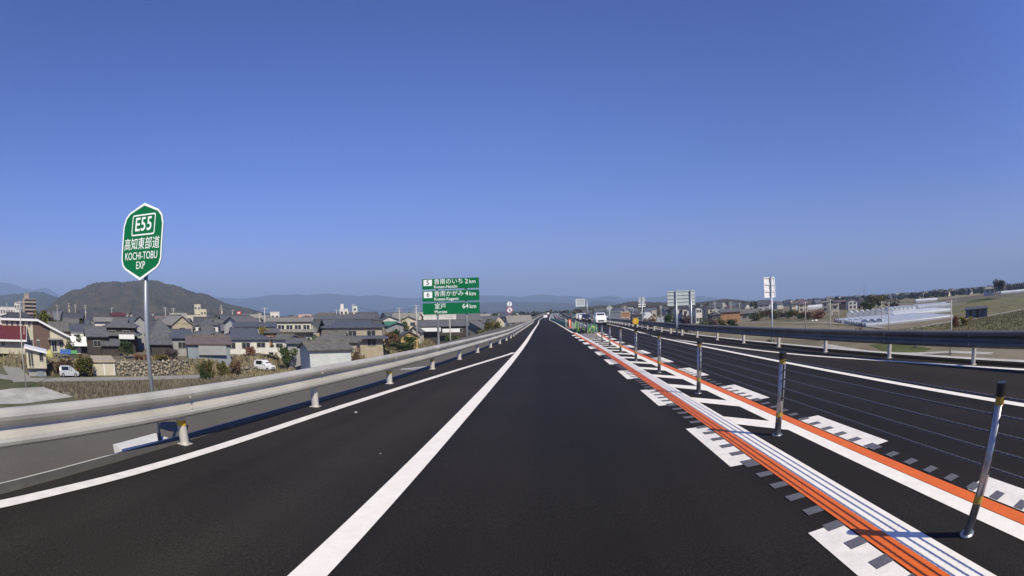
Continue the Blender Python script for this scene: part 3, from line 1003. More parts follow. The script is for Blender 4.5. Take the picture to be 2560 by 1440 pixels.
# lanes and yards on the town side
band('lane', [(-60, 930), (20, 944), (90, 950), (200, 948), (330, 946), (480, 942), (600, 938), (690, 930), (760, 922)], GL, 4.6, LANE, .02, 'grey lane below the stone walls')
band('lane', [(-40, 900), (18, 905), (38, 930), (60, 955)], GL, 5.0, LANE, .035, 'grey lane curving past the small cream house')
patch('yard', [(-60, 985), (30, 972), (110, 968), (175, 975), (190, 992), (60, 1010), (-60, 1012)], GL, PALE, .045, 'pale concrete yard at the foot of the bank')
patch('meadow', [(560, 935), (600, 912), (700, 900), (790, 915), (740, 935), (650, 940)], GL, GRASSO, .015)
patch('bank', [(90, 958), (400, 952), (640, 944), (560, 985), (300, 1010), (200, 1000)], GL, DRY, .018)

# fields on the open side
patch('field', [(1990, 866), (2110, 872), (2200, 886), (2205, 905), (2080, 900), (1960, 880)], GR, SOIL)
patch('field', [(1750, 822), (2000, 812), (2100, 818), (2180, 826), (2060, 850), (1850, 846)], GR, SOIL)
patch('field', [(2200, 828), (2390, 806), (2560, 774), (2640, 775), (2640, 835), (2400, 842), (2260, 838)], GR, GRASSO)
patch('field', [(2390, 800), (2560, 771), (2600, 768), (2600, 740), (2460, 752), (2380, 770)], GR, GRASSO, .012)
patch('field', [(2415, 760), (2475, 750), (2480, 744), (2420, 751)], GR, GRASSG, .03)
patch('field', [(2400, 757), (2560, 735), (2640, 730), (2640, 718), (2500, 730), (2340, 748)], GR, SOILD, .014)
patch('field', [(2330, 752), (2460, 736), (2560, 722), (2560, 716), (2400, 733), (2290, 744)], GR, SOIL, .016)
patch('field', [(2170, 862), (2250, 858), (2330, 872), (2300, 884), (2220, 884)], GR, GRASSG, .02)
patch('field', [(2300, 880), (2420, 872), (2560, 868), (2560, 900), (2400, 905)], GR, SOIL, .018)
band('farm_path', [(2190, 828), (2260, 826), (2330, 812), (2400, 800), (2480, 787), (2560, 772), (2640, 758)], GR, 2.2, LANE, .03, 'pale farm path climbing between the fields')
band('farm_path', [(1850, 808), (1950, 806), (2050, 806), (2140, 811), (2210, 820)], GR, 2.4, LANE, .03, 'pale farm path beside the dark ditch')
band('ditch', [(1990, 811), (2060, 810), (2140, 815), (2205, 823)], GR, 1.2, MUDD, .034)
band('farm_path', [(2060, 862), (2130, 874), (2200, 884), (2290, 884), (2380, 880), (2480, 884)], GR, 2.0, PALE, .036, 'pale concrete path under the dark guardrail')
band('ditch', [(2060, 868), (2130, 880), (2200, 890), (2290, 889), (2380, 885)], GR, .7, MUDD, .038)
band('farm_path', [(1760, 838), (1900, 834), (2050, 834)], GR, 1.0, GRASSO, .03)

# ------------------------------------------------------------------ hills
def hill(name, pix, dist, depth, m, seed, base=-9.0, rough=.08, cols=220, rows=26, tree=0.0):
    rnd = random.Random(seed)
    px = [p[0] for p in pix]
    xs = np.linspace(px[0], px[-1], cols)
    ys = np.interp(xs, px, [p[1] for p in pix])
    mb = MB()
    ph = [rnd.uniform(0, 6.28) for _ in range(12)]
    vs = []
    for i in range(cols):
        p = at(xs[i], ys[i], dist)
        az = math.atan2(p.x, p.y)
        for j in range(rows):
            t = j / (rows - 1) * 2 - 1            # -1 front foot, 0 crest, 1 back foot
            d = dist + t * depth
            k = math.cos(t * math.pi / 2) ** 1.25
            w = az * dist / depth
            wob = sum(math.sin(w * (1.6 * q + 1.1) + ph[q] + t * (2.2 + q)) / (q + 1) for q in range(6)) * rough
            fine = sum(math.sin(w * (17 + 9 * q) + ph[6 + q] + t * (19 + 7 * q)) for q in range(4)) * rough * .06
            top = p.z - base
            z = base + top * max(0.0, k * (1 + (wob + fine) * (1 - k ** 6)) + (fine * .5 if abs(t) < .08 else 0))
            if tree and z > base + 4:
                z += rnd.uniform(-tree, tree)
                d += rnd.uniform(-tree, tree) * 2
            vs.append((math.sin(az) * d, math.cos(az) * d, z))
    mb.add(vs, [(i * rows + j, (i + 1) * rows + j, (i + 1) * rows + j + 1, i * rows + j + 1) for i in range(cols - 1) for j in range(rows - 1)])
    return struct(mb.build(name, m, None, True))
def wood_mat(name, c1, c2, sc):
    m = mat(name, c1, .95, col2=c2, scale=sc, spec=.05, bump=1.0, bscale=sc * 5, detail=9)
    for nd in m.node_tree.nodes:
        if nd.type == 'BUMP':
            nd.inputs['Distance'].default_value = 8.0
    return m
WOOD1 = wood_mat('hill_wood', (.030, .038, .016), (.115, .090, .050), .02)
WOOD2 = wood_mat('hill_wood_far', (.034, .042, .025), (.080, .072, .045), .006)
WOOD3 = wood_mat('mountain_wood', (.025, .030, .022), (.045, .046, .034), .002)
WOOD4 = wood_mat('low_wood', (.045, .045, .022), (.115, .088, .055), .03)
hill('hill', [(95, 790), (150, 744), (180, 727), (200, 726), (215, 718), (240, 709), (270, 707), (290, 705), (305, 708), (335, 704), (352, 702), (370, 702), (395, 704), (415, 712), (435, 714), (458, 722), (470, 727), (490, 734), (505, 735), (520, 738), (540, 749), (560, 758), (580, 764), (600, 768), (625, 773), (660, 784), (690, 791)], 1900, 700, WOOD1, 3, rough=.12, cols=420, rows=70, tree=3.6)
hill('hill', [(-160, 745), (-40, 738), (0, 741), (25, 738), (60, 735), (92, 731), (110, 733), (130, 741), (150, 746), (190, 756), (260, 775), (330, 792)], 3600, 1200, WOOD2, 5, rough=.10, cols=260, rows=40, tree=6)
hill('mountain', [(-200, 690), (-60, 700), (0, 707), (20, 708), (40, 714), (60, 722), (85, 726), (100, 722), (117, 721), (130, 728), (150, 740), (175, 744), (230, 770), (300, 792)], 11000, 3000, WOOD3, 8)
hill('mountain', [(440, 792), (500, 757), (545, 744), (570, 745), (600, 748), (640, 744), (660, 741), (690, 737), (720, 738), (742, 736), (765, 739), (800, 735), (830, 735), (860, 739), (900, 741), (940, 739), (960, 741), (1000, 746), (1040, 747), (1060, 744), (1090, 744), (1130, 742), (1180, 741), (1215, 739), (1245, 740), (1280, 742), (1300, 744), (1330, 739), (1358, 737), (1380, 739), (1410, 741), (1430, 740), (1460, 744), (1480, 745), (1510, 741), (1530, 741), (1560, 746), (1590, 746), (1620, 744), (1650, 743), (1670, 739), (1700, 742), (1740, 741), (1760, 741), (1800, 746), (1850, 749), (1910, 755), (1990, 752)], 9000, 2600, WOOD3, 11, rough=.05, cols=420, tree=7)
hill('mountain', [(1000, 790), (1080, 770), (1150, 765), (1220, 757), (1300, 755), (1380, 757), (1440, 760), (1500, 752), (1560, 760), (1640, 764), (1700, 768), (1800, 772)], 5200, 1700, WOOD2, 17, rough=.09, cols=300, rows=34, tree=6)
hill('hill', [(1425, 779), (1450, 770), (1480, 768), (1500, 765), (1540, 764), (1570, 756), (1590, 755), (1625, 757), (1660, 757), (1690, 759), (1750, 757), (1790, 752), (1815, 749), (1840, 751), (1880, 756), (1920, 758), (1980, 757), (2060, 752)], 1300, 320, WOOD4, 23, rough=.16, cols=520, rows=40, tree=2.2)

# ------------------------------------------------------------------ houses
def tile(name, c, v=.22):
    return mat(name, c, .62, var=v, scale=1.6, spec=.35, stripes=('X', 6.0, .5))
R_GREY, R_MOSS = tile('roof_grey', (.125, .127, .128), .3), tile('roof_moss', (.145, .140, .120), .38)
R_BLUE, R_DARK = tile('roof_blue', (.085, .095, .120)), tile('roof_dark', (.075, .078, .086))
R_BROWN, R_RED = tile('roof_brown', (.155, .125, .110)), tile('roof_red', (.125, .025, .03))
R_GREEN, R_TAN = tile('roof_green', (.06, .22, .14)), tile('roof_tan', (.25, .24, .21))
R_WHITE, R_PURP = mat('roof_white', (.72, .72, .70), .5), tile('roof_purple', (.13, .085, .10))
W_WHITE = mat('plaster_white', (.58, .565, .515), .9, var=.14, scale=.8)
W_CREAM = mat('plaster_cream', (.48, .445, .335), .9, var=.12, scale=.8)
W_BEIGE = mat('plaster_beige', (.35, .30, .22), .9, var=.15, scale=.8)
W_GREY = mat('wall_grey', (.27, .275, .27), .8, var=.12, scale=.8)
W_BLUEG = mat('wall_blue_grey', (.20, .23, .25), .8, var=.12, scale=.8)
W_DARK = mat('wall_dark_wood', (.045, .036, .030), .85, var=.3, scale=1.2)
W_BROWN = mat('wall_brown', (.125, .082, .065), .85, var=.12, scale=1)
W_YELL = mat('wall_yellow', (.38, .285, .12), .9, var=.12, scale=1)
W_PALE = mat('wall_pale', (.46, .49, .48), .9, var=.12, scale=.7)
W_ORANGE = mat('wall_orange_board', (.34, .19, .10), .85, var=.18, scale=1.2, stripes=('X', 3.0, .4))
W_TIN = mat('wall_tin', (.24, .28, .31), .5, .3, var=.12, scale=.8, stripes=('X', 4.0, .8))
WIN = mat('window_glass', (.03, .035, .04), .15)
FRAME = mat('window_frame', (.30, .29, .27), .5)
FRAMEW = mat('window_frame_white', (.70, .69, .66), .5)

wf = MB()
for a, b, c, d in ((-.5, .5, .44, .5), (-.5, .5, -.5, -.44), (-.5, -.45, -.44, .44), (.45, .5, -.44, .44), (-.025, .025, -.44, .44)):
    wf.box(a, b, -.04, .02, c, d)
WIN_FRAME = wf.mesh('window', FRAME)
WIN_FRAMEW = wf.mesh('window', FRAMEW)
WIN_PANE = MB().box(-.45, .45, -.012, .03, -.44, .44).mesh('pane', WIN)

def window(parent, x, y, z, w, h, rz=0.0, white=False):
    o = link('window', WIN_FRAMEW if white else WIN_FRAME, parent, (x, y, z), rz, (w, 1, h))
    link('pane', WIN_PANE, o)
    return o

def slope_slab(mb, a, b, c, d, t=.16):
    """roof plane a-b (eave) c-d (ridge) with thickness"""
    q = [Vector(p) for p in (a, b, c, d)]
    n = (q[1] - q[0]).cross(q[3] - q[0]).normalized()
    if n.z < 0:
        n = -n
    low = [p - n * t for p in q]
    mb.add(q + low, [(0, 1, 2, 3), (7, 6, 5, 4), (0, 4, 5, 1), (1, 5, 6, 2), (2, 6, 7, 3), (3, 7, 4, 0)])

def roof_mesh(kind, L, W, ze, zr, oe=.55, og=.45):
    """centred on the origin, ridge along x; returns MB for the roof and MB for gable infill"""
    mb, gb, rb = MB(), [], []
    hl, hw = L / 2, W / 2
    pitch = (zr - ze) / hw
    zo = ze - oe * pitch
    if kind == 'gable':
        for s in (-1, 1):
            slope_slab(mb, (-hl - og, s * (hw + oe), zo), (hl + og, s * (hw + oe), zo), (hl + og, 0, zr), (-hl - og, 0, zr))
        for s in (-1, 1):
            gb.append(MB().prism([(s * hl, -hw, ze - .1), (s * hl, hw, ze - .1), (s * hl, 0, zr - .18)], (-s * .12, 0, 0)))
        rb.append(MB().box(-hl - og, hl + og, -.16, .16, zr - .05, zr + .16))
    elif kind == 'hip':
        k = min(hl * .92, hw)
        A = [(-hl - oe, -hw - oe, zo), (hl + oe, -hw - oe, zo), (hl + oe, hw + oe, zo), (-hl - oe, hw + oe, zo)]
        r0, r1 = (-hl + k, 0, zr), (hl - k, 0, zr)
        mb.add(A + [r0, r1] + [(x, y, z - .2) for x, y, z in A], [(0, 1, 5, 4), (2, 3, 4, 5), (1, 2, 5), (3, 0, 4), (0, 6, 7, 1), (1, 7, 8, 2), (2, 8, 9, 3), (3, 9, 6, 0), (6, 9, 8, 7)])
        rb.append(MB().box(-hl + k, hl - k, -.16, .16, zr - .05, zr + .16))
        for c, r in ((A[0], r0), (A[3], r0), (A[1], r1), (A[2], r1)):
            rb.append(MB().tube(c, r, .10, .12, 6))
    elif kind == 'irimoya':
        zm = ze + (zr - ze) * .46
        yo = hw * .54 + .05
        xo = hl - hw * .46 - .2
        A = [(-hl - oe, -hw - oe, zo), (hl + oe, -hw - oe, zo), (hl + oe, hw + oe, zo), (-hl - oe, hw + oe, zo)]
        B = [(-xo, -yo, zm), (xo, -yo, zm), (xo, yo, zm), (-xo, yo, zm)]
        mb.add(A + B + [(x, y, z - .2) for x, y, z in A], [(0, 1, 5, 4), (1, 2, 6, 5), (2, 3, 7, 6), (3, 0, 4, 7), (0, 8, 9, 1), (1, 9, 10, 2), (2, 10, 11, 3), (3, 11, 8, 0), (8, 11, 10, 9)])
        for s in (-1, 1):
            slope_slab(mb, (-xo - .35, s * (yo + .02), zm - .02), (xo + .35, s * (yo + .02), zm - .02), (xo + .35, 0, zr), (-xo - .35, 0, zr))
        for s in (-1, 1):
            gb.append(MB().prism([(s * (xo - .05), -yo + .1, zm - .05), (s * (xo - .05), yo - .1, zm - .05), (s * (xo - .05), 0, zr - .25)], (-s * .1, 0, 0)))
        rb.append(MB().box(-xo - .35, xo + .35, -.18, .18, zr - .05, zr + .22))
        for c, r in zip(A, B):
            rb.append(MB().tube(c, r, .10, .10, 6))
    elif kind == 'mono':
        slope_slab(mb, (-hl - og, -hw - oe, ze - oe * pitch * .5), (hl + og, -hw - oe, ze - oe * pitch * .5), (hl + og, hw + oe, zr + oe * pitch * .5), (-hl - og, hw + oe, zr + oe * pitch * .5))
    return mb, gb, rb

def house(label, pl, pr, pyr, pye, D, W, roof='gable', rm=None, wm=None, rot=0.0, base=None, gable_front=False, win=2, pent=None, name='house', cat='house', group=None, frame_white=False, ground=None, storeys=1):
    """survey a house from its left/right eave ends, ridge row and front eave row at distance D"""
    base = ZT if base is None else base
    rm = rm or R_GREY
    wm = wm or W_WHITE
    F = Front((pl + pr) / 2, D)
    u0, u1 = F.uz(pl, pye)[0], F.uz(pr, pye)[0]
    A = (u1 - u0)
    zr = F.uz((pl + pr) / 2, pyr)[1]
    ca, sa = abs(math.cos(rot)), abs(math.sin(rot))
    og = .45
    if gable_front:
        Wd, L = max(A - .9, 3.0), W
        ze = F.uz((pl + pr) / 2, pye)[1] + .3
        rz = -F.az + rot + math.pi / 2
        Wd, L = (max((A - .9 - L * sa) / max(ca, .5), 3.0)), L
    else:
        L = max((A - W * sa) / max(ca, .4) - 2 * og, 3.0)
        Wd = W
        Ff = Front((pl + pr) / 2, D - W / 2)
        ze = Ff.uz((pl + pr) / 2, pye)[1] + .35
        rz = -F.az + rot
    zr = max(zr, ze + .5)
    c = F.pos((u0 + u1) / 2, base)
    t = tag(empty(name, c, rz), label, cat, group)
    ze, zr = ze - base, zr - base
    L, Wd = float(L), float(Wd)
    MB().box(-L / 2, L / 2, -Wd / 2, Wd / 2, -2.0, ze).build('wall', wm, t)
    mb, gb, rb = roof_mesh(roof, L, Wd, ze, zr)
    r = mb.build('roof', rm, t)
    for q in rb:
        q.build('ridge', rm, r)
    for g_ in gb:
        g_.build('gable', W_WHITE if (roof == 'irimoya') else wm, t)
    zs = 0.0
    if pent is not None:
        zp = Front((pl + pr) / 2, D - W / 2 - 1).uz((pl + pr) / 2, pent)[1] - base
        zp = max(1.8, min(zp, ze - 1.2))
        pm = MB()
        o = 1.3
        X, Y = L / 2, Wd / 2
        In = [(-X, -Y, zp + .55), (X, -Y, zp + .55), (X, Y, zp + .55), (-X, Y, zp + .55)]
        Ou = [(-X - o, -Y - o, zp), (X + o, -Y - o, zp), (X + o, Y + o, zp), (-X - o, Y + o, zp)]
        pm.add(In + Ou + [(x, y, z - .15) for x, y, z in Ou], [(4, 5, 1, 0), (5, 6, 2, 1), (6, 7, 3, 2), (7, 4, 0, 3), (4, 8, 9, 5), (5, 9, 10, 6), (6, 10, 11, 7), (7, 11, 8, 4), (8, 11, 10, 9)])
        pm.build('pent_roof', rm, t)
    # windows on the side that faces the road
    if win:
        rows = [(ze - 1.45, 1.15)] if ze < 4.6 else ([(ze - 1.45, 1.2), (1.5, 1.6)])
        if gable_front:
            face_x = -L / 2 - .05      # local -x side faces the road
            for zc, hh in rows:
                for k in range(win):
                    yv = (k - (win - 1) / 2) * Wd / (win + .2)
                    window(t, face_x, yv, zc, min(1.7, Wd / (win + 1)), hh, -math.pi / 2, frame_white)
        else:
            for zc, hh in rows:
                for k in range(win):
                    xv = (k - (win - 1) / 2) * L / (win + .15)
                    window(t, xv, -Wd / 2 - .05, zc, min(1.9, L / (win + 1)), hh, 0, frame_white)
            # side walls
            for s in (-1, 1):
                window(t, s * (L / 2 + .05), 0, rows[0][0], 1.2, 1.0, s * math.pi / 2, frame_white)
    return t

H = house
# ---- town side, front rows
H('long grey tiled roof behind the cream house with the red wing', 118, 192, 806, 829, 112, 9, 'gable', R_MOSS, W_BROWN, .06)
H('blue-grey tiled house with small upper windows above the white canopy', 172, 234, 811, 829, 106, 6, 'gable', R_BLUE, W_WHITE, .06, win=2)
H('dark timber house with grey tiles beside the white canopy', 208, 270, 817, 843, 99, 7.5, 'gable', R_GREY, W_DARK, .10, win=1)
H('two storey tiled house with hip and gable roof and white curtain', 258, 348, 796, 819, 108, 9, 'irimoya', R_GREY, W_DARK, -.12, pent=838, win=2)
H('open dark carport with grey tiled roof in front of the two storey house', 250, 302, 849, 866, 96.5, 5, 'gable', R_GREY, W_DARK, .05, name='carport', cat='carport', win=0)
H('small grey gable end peeping beside the shield sign pole', 333, 366, 788, 803, 120, 9, 'gable', R_DARK, W_GREY, 0, gable_front=True, win=0)
H('broad grey hip roofed house right of the shield sign pole', 360, 440, 798, 845, 104, 13, 'hip', R_GREY, W_DARK, .1, win=2)
H('big beige gabled barn above the hip roofed house', 395, 482, 788, 811, 128, 16, 'gable', R_TAN, W_BEIGE, .25, gable_front=True, win=1, name='barn', cat='barn')
H('blue-grey roofed house left of the workshop', 415, 484, 824, 847, 101, 8, 'gable', R_BLUE, W_GREY, .12, win=1)
H('low dark porch roof among red shrubs below the blue-grey roof', 372, 432, 848, 863, 96, 4.5, 'gable', R_GREY, W_DARK, .05, win=0, name='porch', cat='porch')
H('dark tiled house with black eaves left of the white gable', 486, 556, 799, 813, 126, 9, 'irimoya', R_GREY, W_WHITE, -.1, win=2)
H('grey tiled house with small white gable behind the workshop', 474, 562, 815, 841, 109, 9, 'irimoya', R_GREY, W_WHITE, .1, win=1)
H('brown roofed workshop with wide grey shutter above the hedge', 462, 578, 840, 863, 95, 9, 'gable', R_BROWN, W_BLUEG, .04, win=0, name='workshop', cat='workshop')
H('white walled house under a broad blue-black tiled roof', 545, 676, 822, 849, 107, 9, 'irimoya', R_BLUE, W_WHITE, .10, win=3)
H('white gabled house with two small windows near the red flag', 556, 650, 791, 811, 136, 9, 'gable', R_GREY, W_WHITE, .55, win=2)
H('long low dark roof behind the blue-black roofed house', 580, 692, 806, 819, 122, 8, 'gable', R_BLUE, W_GREY, .03, win=2)
H('cream two storey building with a row of balcony windows', 688, 788, 796, 806, 130, 9, 'gable', R_TAN, W_CREAM, -.08, pent=829, win=4, frame_white=True)
H('pale grey flat fronted house left of the cream balcony building', 652, 712, 799, 805, 138, 8, 'gable', R_TAN, W_PALE, .1, win=1)
H('small tiled house with bright white gable triangle', 684, 748, 836, 851, 103, 7, 'gable', R_MOSS, W_WHITE, -.42, win=1)
H('low tiled shed in front of the white gable triangle', 716, 768, 848, 861, 97, 5, 'gable', R_GREY, W_GREY, -.1, win=0, name='shed', cat='shed')
H('hip and gable tiled house behind the pale storehouse', 768, 908, 828, 857, 104, 10, 'irimoya', R_MOSS, W_BEIGE, -.1, win=3)
H('long pale storehouse with mossy tiles just beyond the guardrail', 742, 882, 853, 877, 88, 6.5, 'gable', R_MOSS, W_PALE, .30, base=-7.0, win=0, name='storehouse', cat='storehouse')
H('large two storey house with beige walls and blue-black roof', 806, 964, 801, 820, 121, 10, 'irimoya', R_BLUE, W_BEIGE, -.06, pent=846, win=3)
H('grey walled house with green metal roof', 952, 1002, 805, 816, 140, 8, 'gable', R_GREEN, W_GREY, -.5, win=1)
H('white gabled house behind the green roof', 946, 1004, 789, 802, 160, 10, 'gable', R_GREY, W_WHITE, 0, gable_front=True, win=2)
H('small shed with yellow gable wall', 990, 1048, 826, 840, 139, 8, 'gable', R_BLUE, W_YELL, .1, gable_front=True, win=0, name='shed', cat='shed')
H('pale gabled cottage behind the yellow shed', 1018, 1062, 815, 829, 150, 8, 'gable', R_GREY, W_CREAM, -.15, gable_front=True, win=1)
H('long dark house with white band seen through the distance sign poles', 1042, 1172, 800, 817, 160, 10, 'gable', R_GREY, W_DARK, .02, win=3)
H('long sloping grey roof beside the distance sign', 1140, 1222, 801, 826, 168, 12, 'gable', R_GREY, W_GREY, .75, win=1)
H('white gabled house right of the tall utility pole', 998, 1046, 790, 801, 190, 10, 'gable', R_MOSS, W_CREAM, .0, gable_front=True, win=2)
H('broad grey roof peeping above the large beige house', 804, 940, 787, 799, 150, 12, 'gable', R_GREY, W_GREY, -.05, win=2)
H('grey roof with white gable left of the beige house', 772, 836, 788, 800, 162, 10, 'gable', R_GREY, W_WHITE, -.4, win=1)
H('dark tiled house behind the cream house with the red wing', 0, 84, 783, 795, 126, 9, 'irimoya', R_DARK, W_DARK, .05, win=0)
H('dark low roof standing alone above the long grey roof', 156, 214, 783, 797, 140, 9, 'gable', R_DARK, W_DARK, -.1, win=2)
H('small white walled house above the two storey tiled house', 232, 292, 795, 806, 124, 8, 'gable', R_TAN, W_WHITE, .05, win=0)
H('house with bright red roof in front of the hill', 274, 316, 783, 791, 172, 9, 'gable', R_RED, W_WHITE, .1, win=1)
H('orange walled cottage below the yellow tree', 655, 700, 822, 834, 114, 6, 'gable', R_GREY, W_ORANGE, .1, win=1)
H('brick brown house left of the grey roof with white gable', 742, 790, 790, 799, 178, 10, 'hip', R_BROWN, W_WHITE, .1, win=2)

# white curtain on the two storey house and white band on the long dark house
def facade_panel(name, label, cat, pl, pr, pt, pb, D, m, th=.12):
    F = Front((pl + pr) / 2, D)
    u0, z1 = F.uz(pl, pt)
    u1, z0 = F.uz(pr, pb)
    t = tag(empty(name, F.pos((u0 + u1) / 2, z0), -F.az), label, cat)
    w = u1 - u0
    MB().box(-w / 2, w / 2, -th / 2, th / 2, 0, z1 - z0).build('cloth' if cat in ('curtain', 'awning', 'tarpaulin') else 'panel', m, t)
    return t, w, z1 - z0
facade_panel('curtain', 'white curtain hanging on the two storey tiled house', 'curtain', 297, 336, 836, 848, 101.8, R_WHITE, .1)
facade_panel('awning', 'long white awning on the dark house behind the distance sign', 'awning', 1048, 1102, 820, 828, 153.5, R_WHITE, .5)
facade_panel('awning', 'short white awning right of the long white one', 'awning', 1106, 1150, 822, 830, 152.8, R_WHITE, .5)
# white canopy building
F = Front(200, 99)
u0, z1 = F.uz(176, 842)
u1, z0 = F.uz(219, 876)
t = tag(empty('canopy_shed', F.pos((u0 + u1) / 2, ZT), -F.az), 'white fronted lean-to with pale canopy beside the dark timber house', 'shed')
w, hz = u1 - u0, z1 - ZT
MB().box(-w / 2, w / 2, 0, 4, 0, hz - .4).build('wall', W_WHITE, t)
MB().prism([(-w / 2 - .1, -1.4, hz - 1.6), (-w / 2 - .1, -1.4, hz - 1.5), (-w / 2 - .1, .2, hz + .1), (-w / 2 - .1, .2, hz)], (w + .2, 0, 0)).build('canopy', R_WHITE, t)
MB().box(-w / 2, w / 2, 0, 4.3, hz - .39, hz - .2).build('roof', R_WHITE, t)
MB().box(w * .1, w * .48, -.05, .0, 0, 2.2).build('door', W_DARK, t)

# ---- the modern cream house
F = Front(90, 101)
def U(px, py): return F.uz(px, py)
t = tag(empty('modern_house', F.pos(0, ZT), -F.az), 'modern cream house with white edged sloping roof, brown wall and red roofed wing', 'house')
def loc2(pts): return [(u, z - ZT) for u, z in pts]
p0, p1, p2 = loc2([U(2, 800), U(94, 803), U(176, 846)])
def zroof(u):
    if u < p1[0]:
        return p0[1] + (p1[1] - p0[1]) * (u - p0[0]) / (p1[0] - p0[0])
    return p1[1] + (p2[1] - p1[1]) * (u - p1[0]) / (p2[0] - p1[0])
ua, ub, uc, ud, ue = p0[0] + .3, U(83, 840)[0], U(125, 840)[0], p2[0] - .4, p1[0]
MB().prism([(ua, 0, 0), (ub, 0, 0), (ub, 0, zroof(ub) - .1), (ua, 0, zroof(ua) - .1)], (0, 9, 0)).build('wall', W_CREAM, t)
MB().prism([(ub, .02, 0), (uc, .02, 0), (uc, .02, zroof(uc) - .1), (ue, .02, zroof(ue) - .1), (ub, .02, zroof(ub) - .1)] if ue > ub else [(ub, .02, 0), (uc, .02, 0), (uc, .02, zroof(uc) - .1), (ub, .02, zroof(ub) - .1)], (0, 8.9, 0)).build('wall', W_BROWN, t)
MB().prism([(uc, 0, 0), (ud, 0, 0), (ud, 0, zroof(ud) - .1), (uc, 0, zroof(uc) - .1)], (0, 9, 0)).build('wall', W_CREAM, t)
rf = MB()
for (a, b) in ((p0, p1), (p1, p2)):
    rf.prism([(a[0], -.7, a[1]), (b[0], -.7, b[1]), (b[0], -.7, b[1] + .35), (a[0], -.7, a[1] + .35)], (0, 10.4, 0))
rf.build('roof', R_WHITE, t)
for px in (17, 30, 44, 58, 73):
    u, z = U(px, 809.5)
    window(t, u, -.05, z - ZT, .75, 1.15, 0, True)
for px, py, w, h in ((64, 859, 1.3, 2.4), (78, 862, 1.2, 2.2), (96, 862, .9, 1.8), (136, 866, 1.4, 2.2), (153, 861, 1.1, 1.3)):
    u, z = U(px, py)
    window(t, u, -.05, z - ZT, w, h, 0, True)
cn = MB()
u0, z0 = U(120, 847)
u1, _ = U(156, 846)
cn.box(u0, u1, -1.2, -.02, z0 - ZT - .1, z0 - ZT + .1)
cn.build('porch_roof', W_GREY, t)
# red wing
wu0, wu1 = U(-40, 838)[0], U(62, 838)[0]
wz = U(30, 841)[1] - ZT
tz = U(40, 813)[1] - ZT
MB().box(wu0, wu1, -5.0, -.06, 0, wz).build('wall', W_CREAM, t)
MB().prism([(wu1, -5.0, wz), (wu1, -.06, wz), (wu1, -.06, tz)], (-.15, 0, 0)).build('gable', W_CREAM, t)
rr = MB()
slope_slab(rr, (wu0 - .5, -6.0, wz - .35), (wu1 + .6, -6.0, wz - .35), (wu1 + .6, 0.2, tz), (wu0 - .5, .2, tz), .2)
rr.build('red_roof', R_RED, t)
fr = MB()
fr.prism([(wu1 + .62, -6.05, wz - .62), (wu1 + .62, -6.05, wz - .28), (wu1 + .62, .2, tz + .12), (wu1 + .62, .2, tz - .22)], (.12, 0, 0))
fr.box(wu0 - .5, wu1 + .62, -6.15, -6.03, wz - .62, wz - .28)
fr.build('fascia', R_WHITE, t)
for px in (10, 14.5):
    u, z = U(px, 854)
    window(t, u, -5.05, z - ZT, .45, 1.1, 0, True)

# ---- small cream annex by the lane
F = Front(90, 79)
u0, zl = F.uz(62, 870)
u1, zr_ = F.uz(117, 884)
t = tag(empty('annex', F.pos((u0 + u1) / 2, GL), -F.az), 'small cream annex with a white edged single slope roof by the lane', 'house')
w = u1 - u0
zl, zr_ = zl - GL, zr_ - GL
zf = F.uz(90, 921)[1] - GL
MB().prism([(-w / 2 + .2, 0, zf), (w / 2 - .3, 0, zf), (w / 2 - .3, 0, zr_ - .1), (-w / 2 + .2, 0, zl - .1)], (0, 5, 0)).build('wall', W_CREAM, t)
MB().prism([(-w / 2 - .2, -.6, zl), (w / 2 + .1, -.6, zr_), (w / 2 + .1, -.6, zr_ + .28), (-w / 2 - .2, -.6, zl + .28)], (0, 6.2, 0)).build('roof', R_WHITE, t)
MB().box(-w / 2 + .4, w / 2 - .6, .6, 4.8, 0, zf - .01).build('base', W_GREY, t)
MB().box(-.2, w / 2 - 1.2, .45, .58, 0, zf - .2).build('garage_door', W_BLUEG, t)
window(t, w * .23, -.05, zf + 1.75, .9, 1.4, 0, False)
window(t, -w * .20, -.05, zf + 1.3, .45, 2.2, 0, False)
window(t, -w * .32, -.05, zf + 1.3, .45, 2.2, 0, False)

# ---- cream garage with two doors set in the stone wall
F = Front(260, 81.5)
u0, z0 = F.uz(236, 938)
u1, z1 = F.uz(285, 897)
t = tag(empty('garage', F.pos((u0 + u1) / 2, GL), -F.az + .12), 'cream garage with two pale doors set into the stone wall', 'garage')
w, hz = u1 - u0, z1 - GL
MB().box(-w / 2, w / 2, .1, 5, 0, hz - .35).build('wall', W_CREAM, t)
MB().prism([(-w / 2 - .15, -.25, hz - .55), (-w / 2 - .15, 5.2, hz - .1), (-w / 2 - .15, 5.2, hz + .1), (-w / 2 - .15, -.25, hz - .30)], (w + .3, 0, 0)).build('roof', W_BEIGE, t)
MB().box(-w / 2 + .1, -.12, .0, .09, .02, hz - .75).build('door', W_CREAM, t)
MB().box(.12, w / 2 - .18, .0, .09, .02, hz - .75).build('door', W_CREAM, t)
MB().box(-.11, .11, -.04, .09, .02, hz - .7).build('pillar', FRAMEW, t)
MB().box(w / 2 - .17, w / 2, -.04, .09, .02, hz - .7).build('pillar', FRAMEW, t)

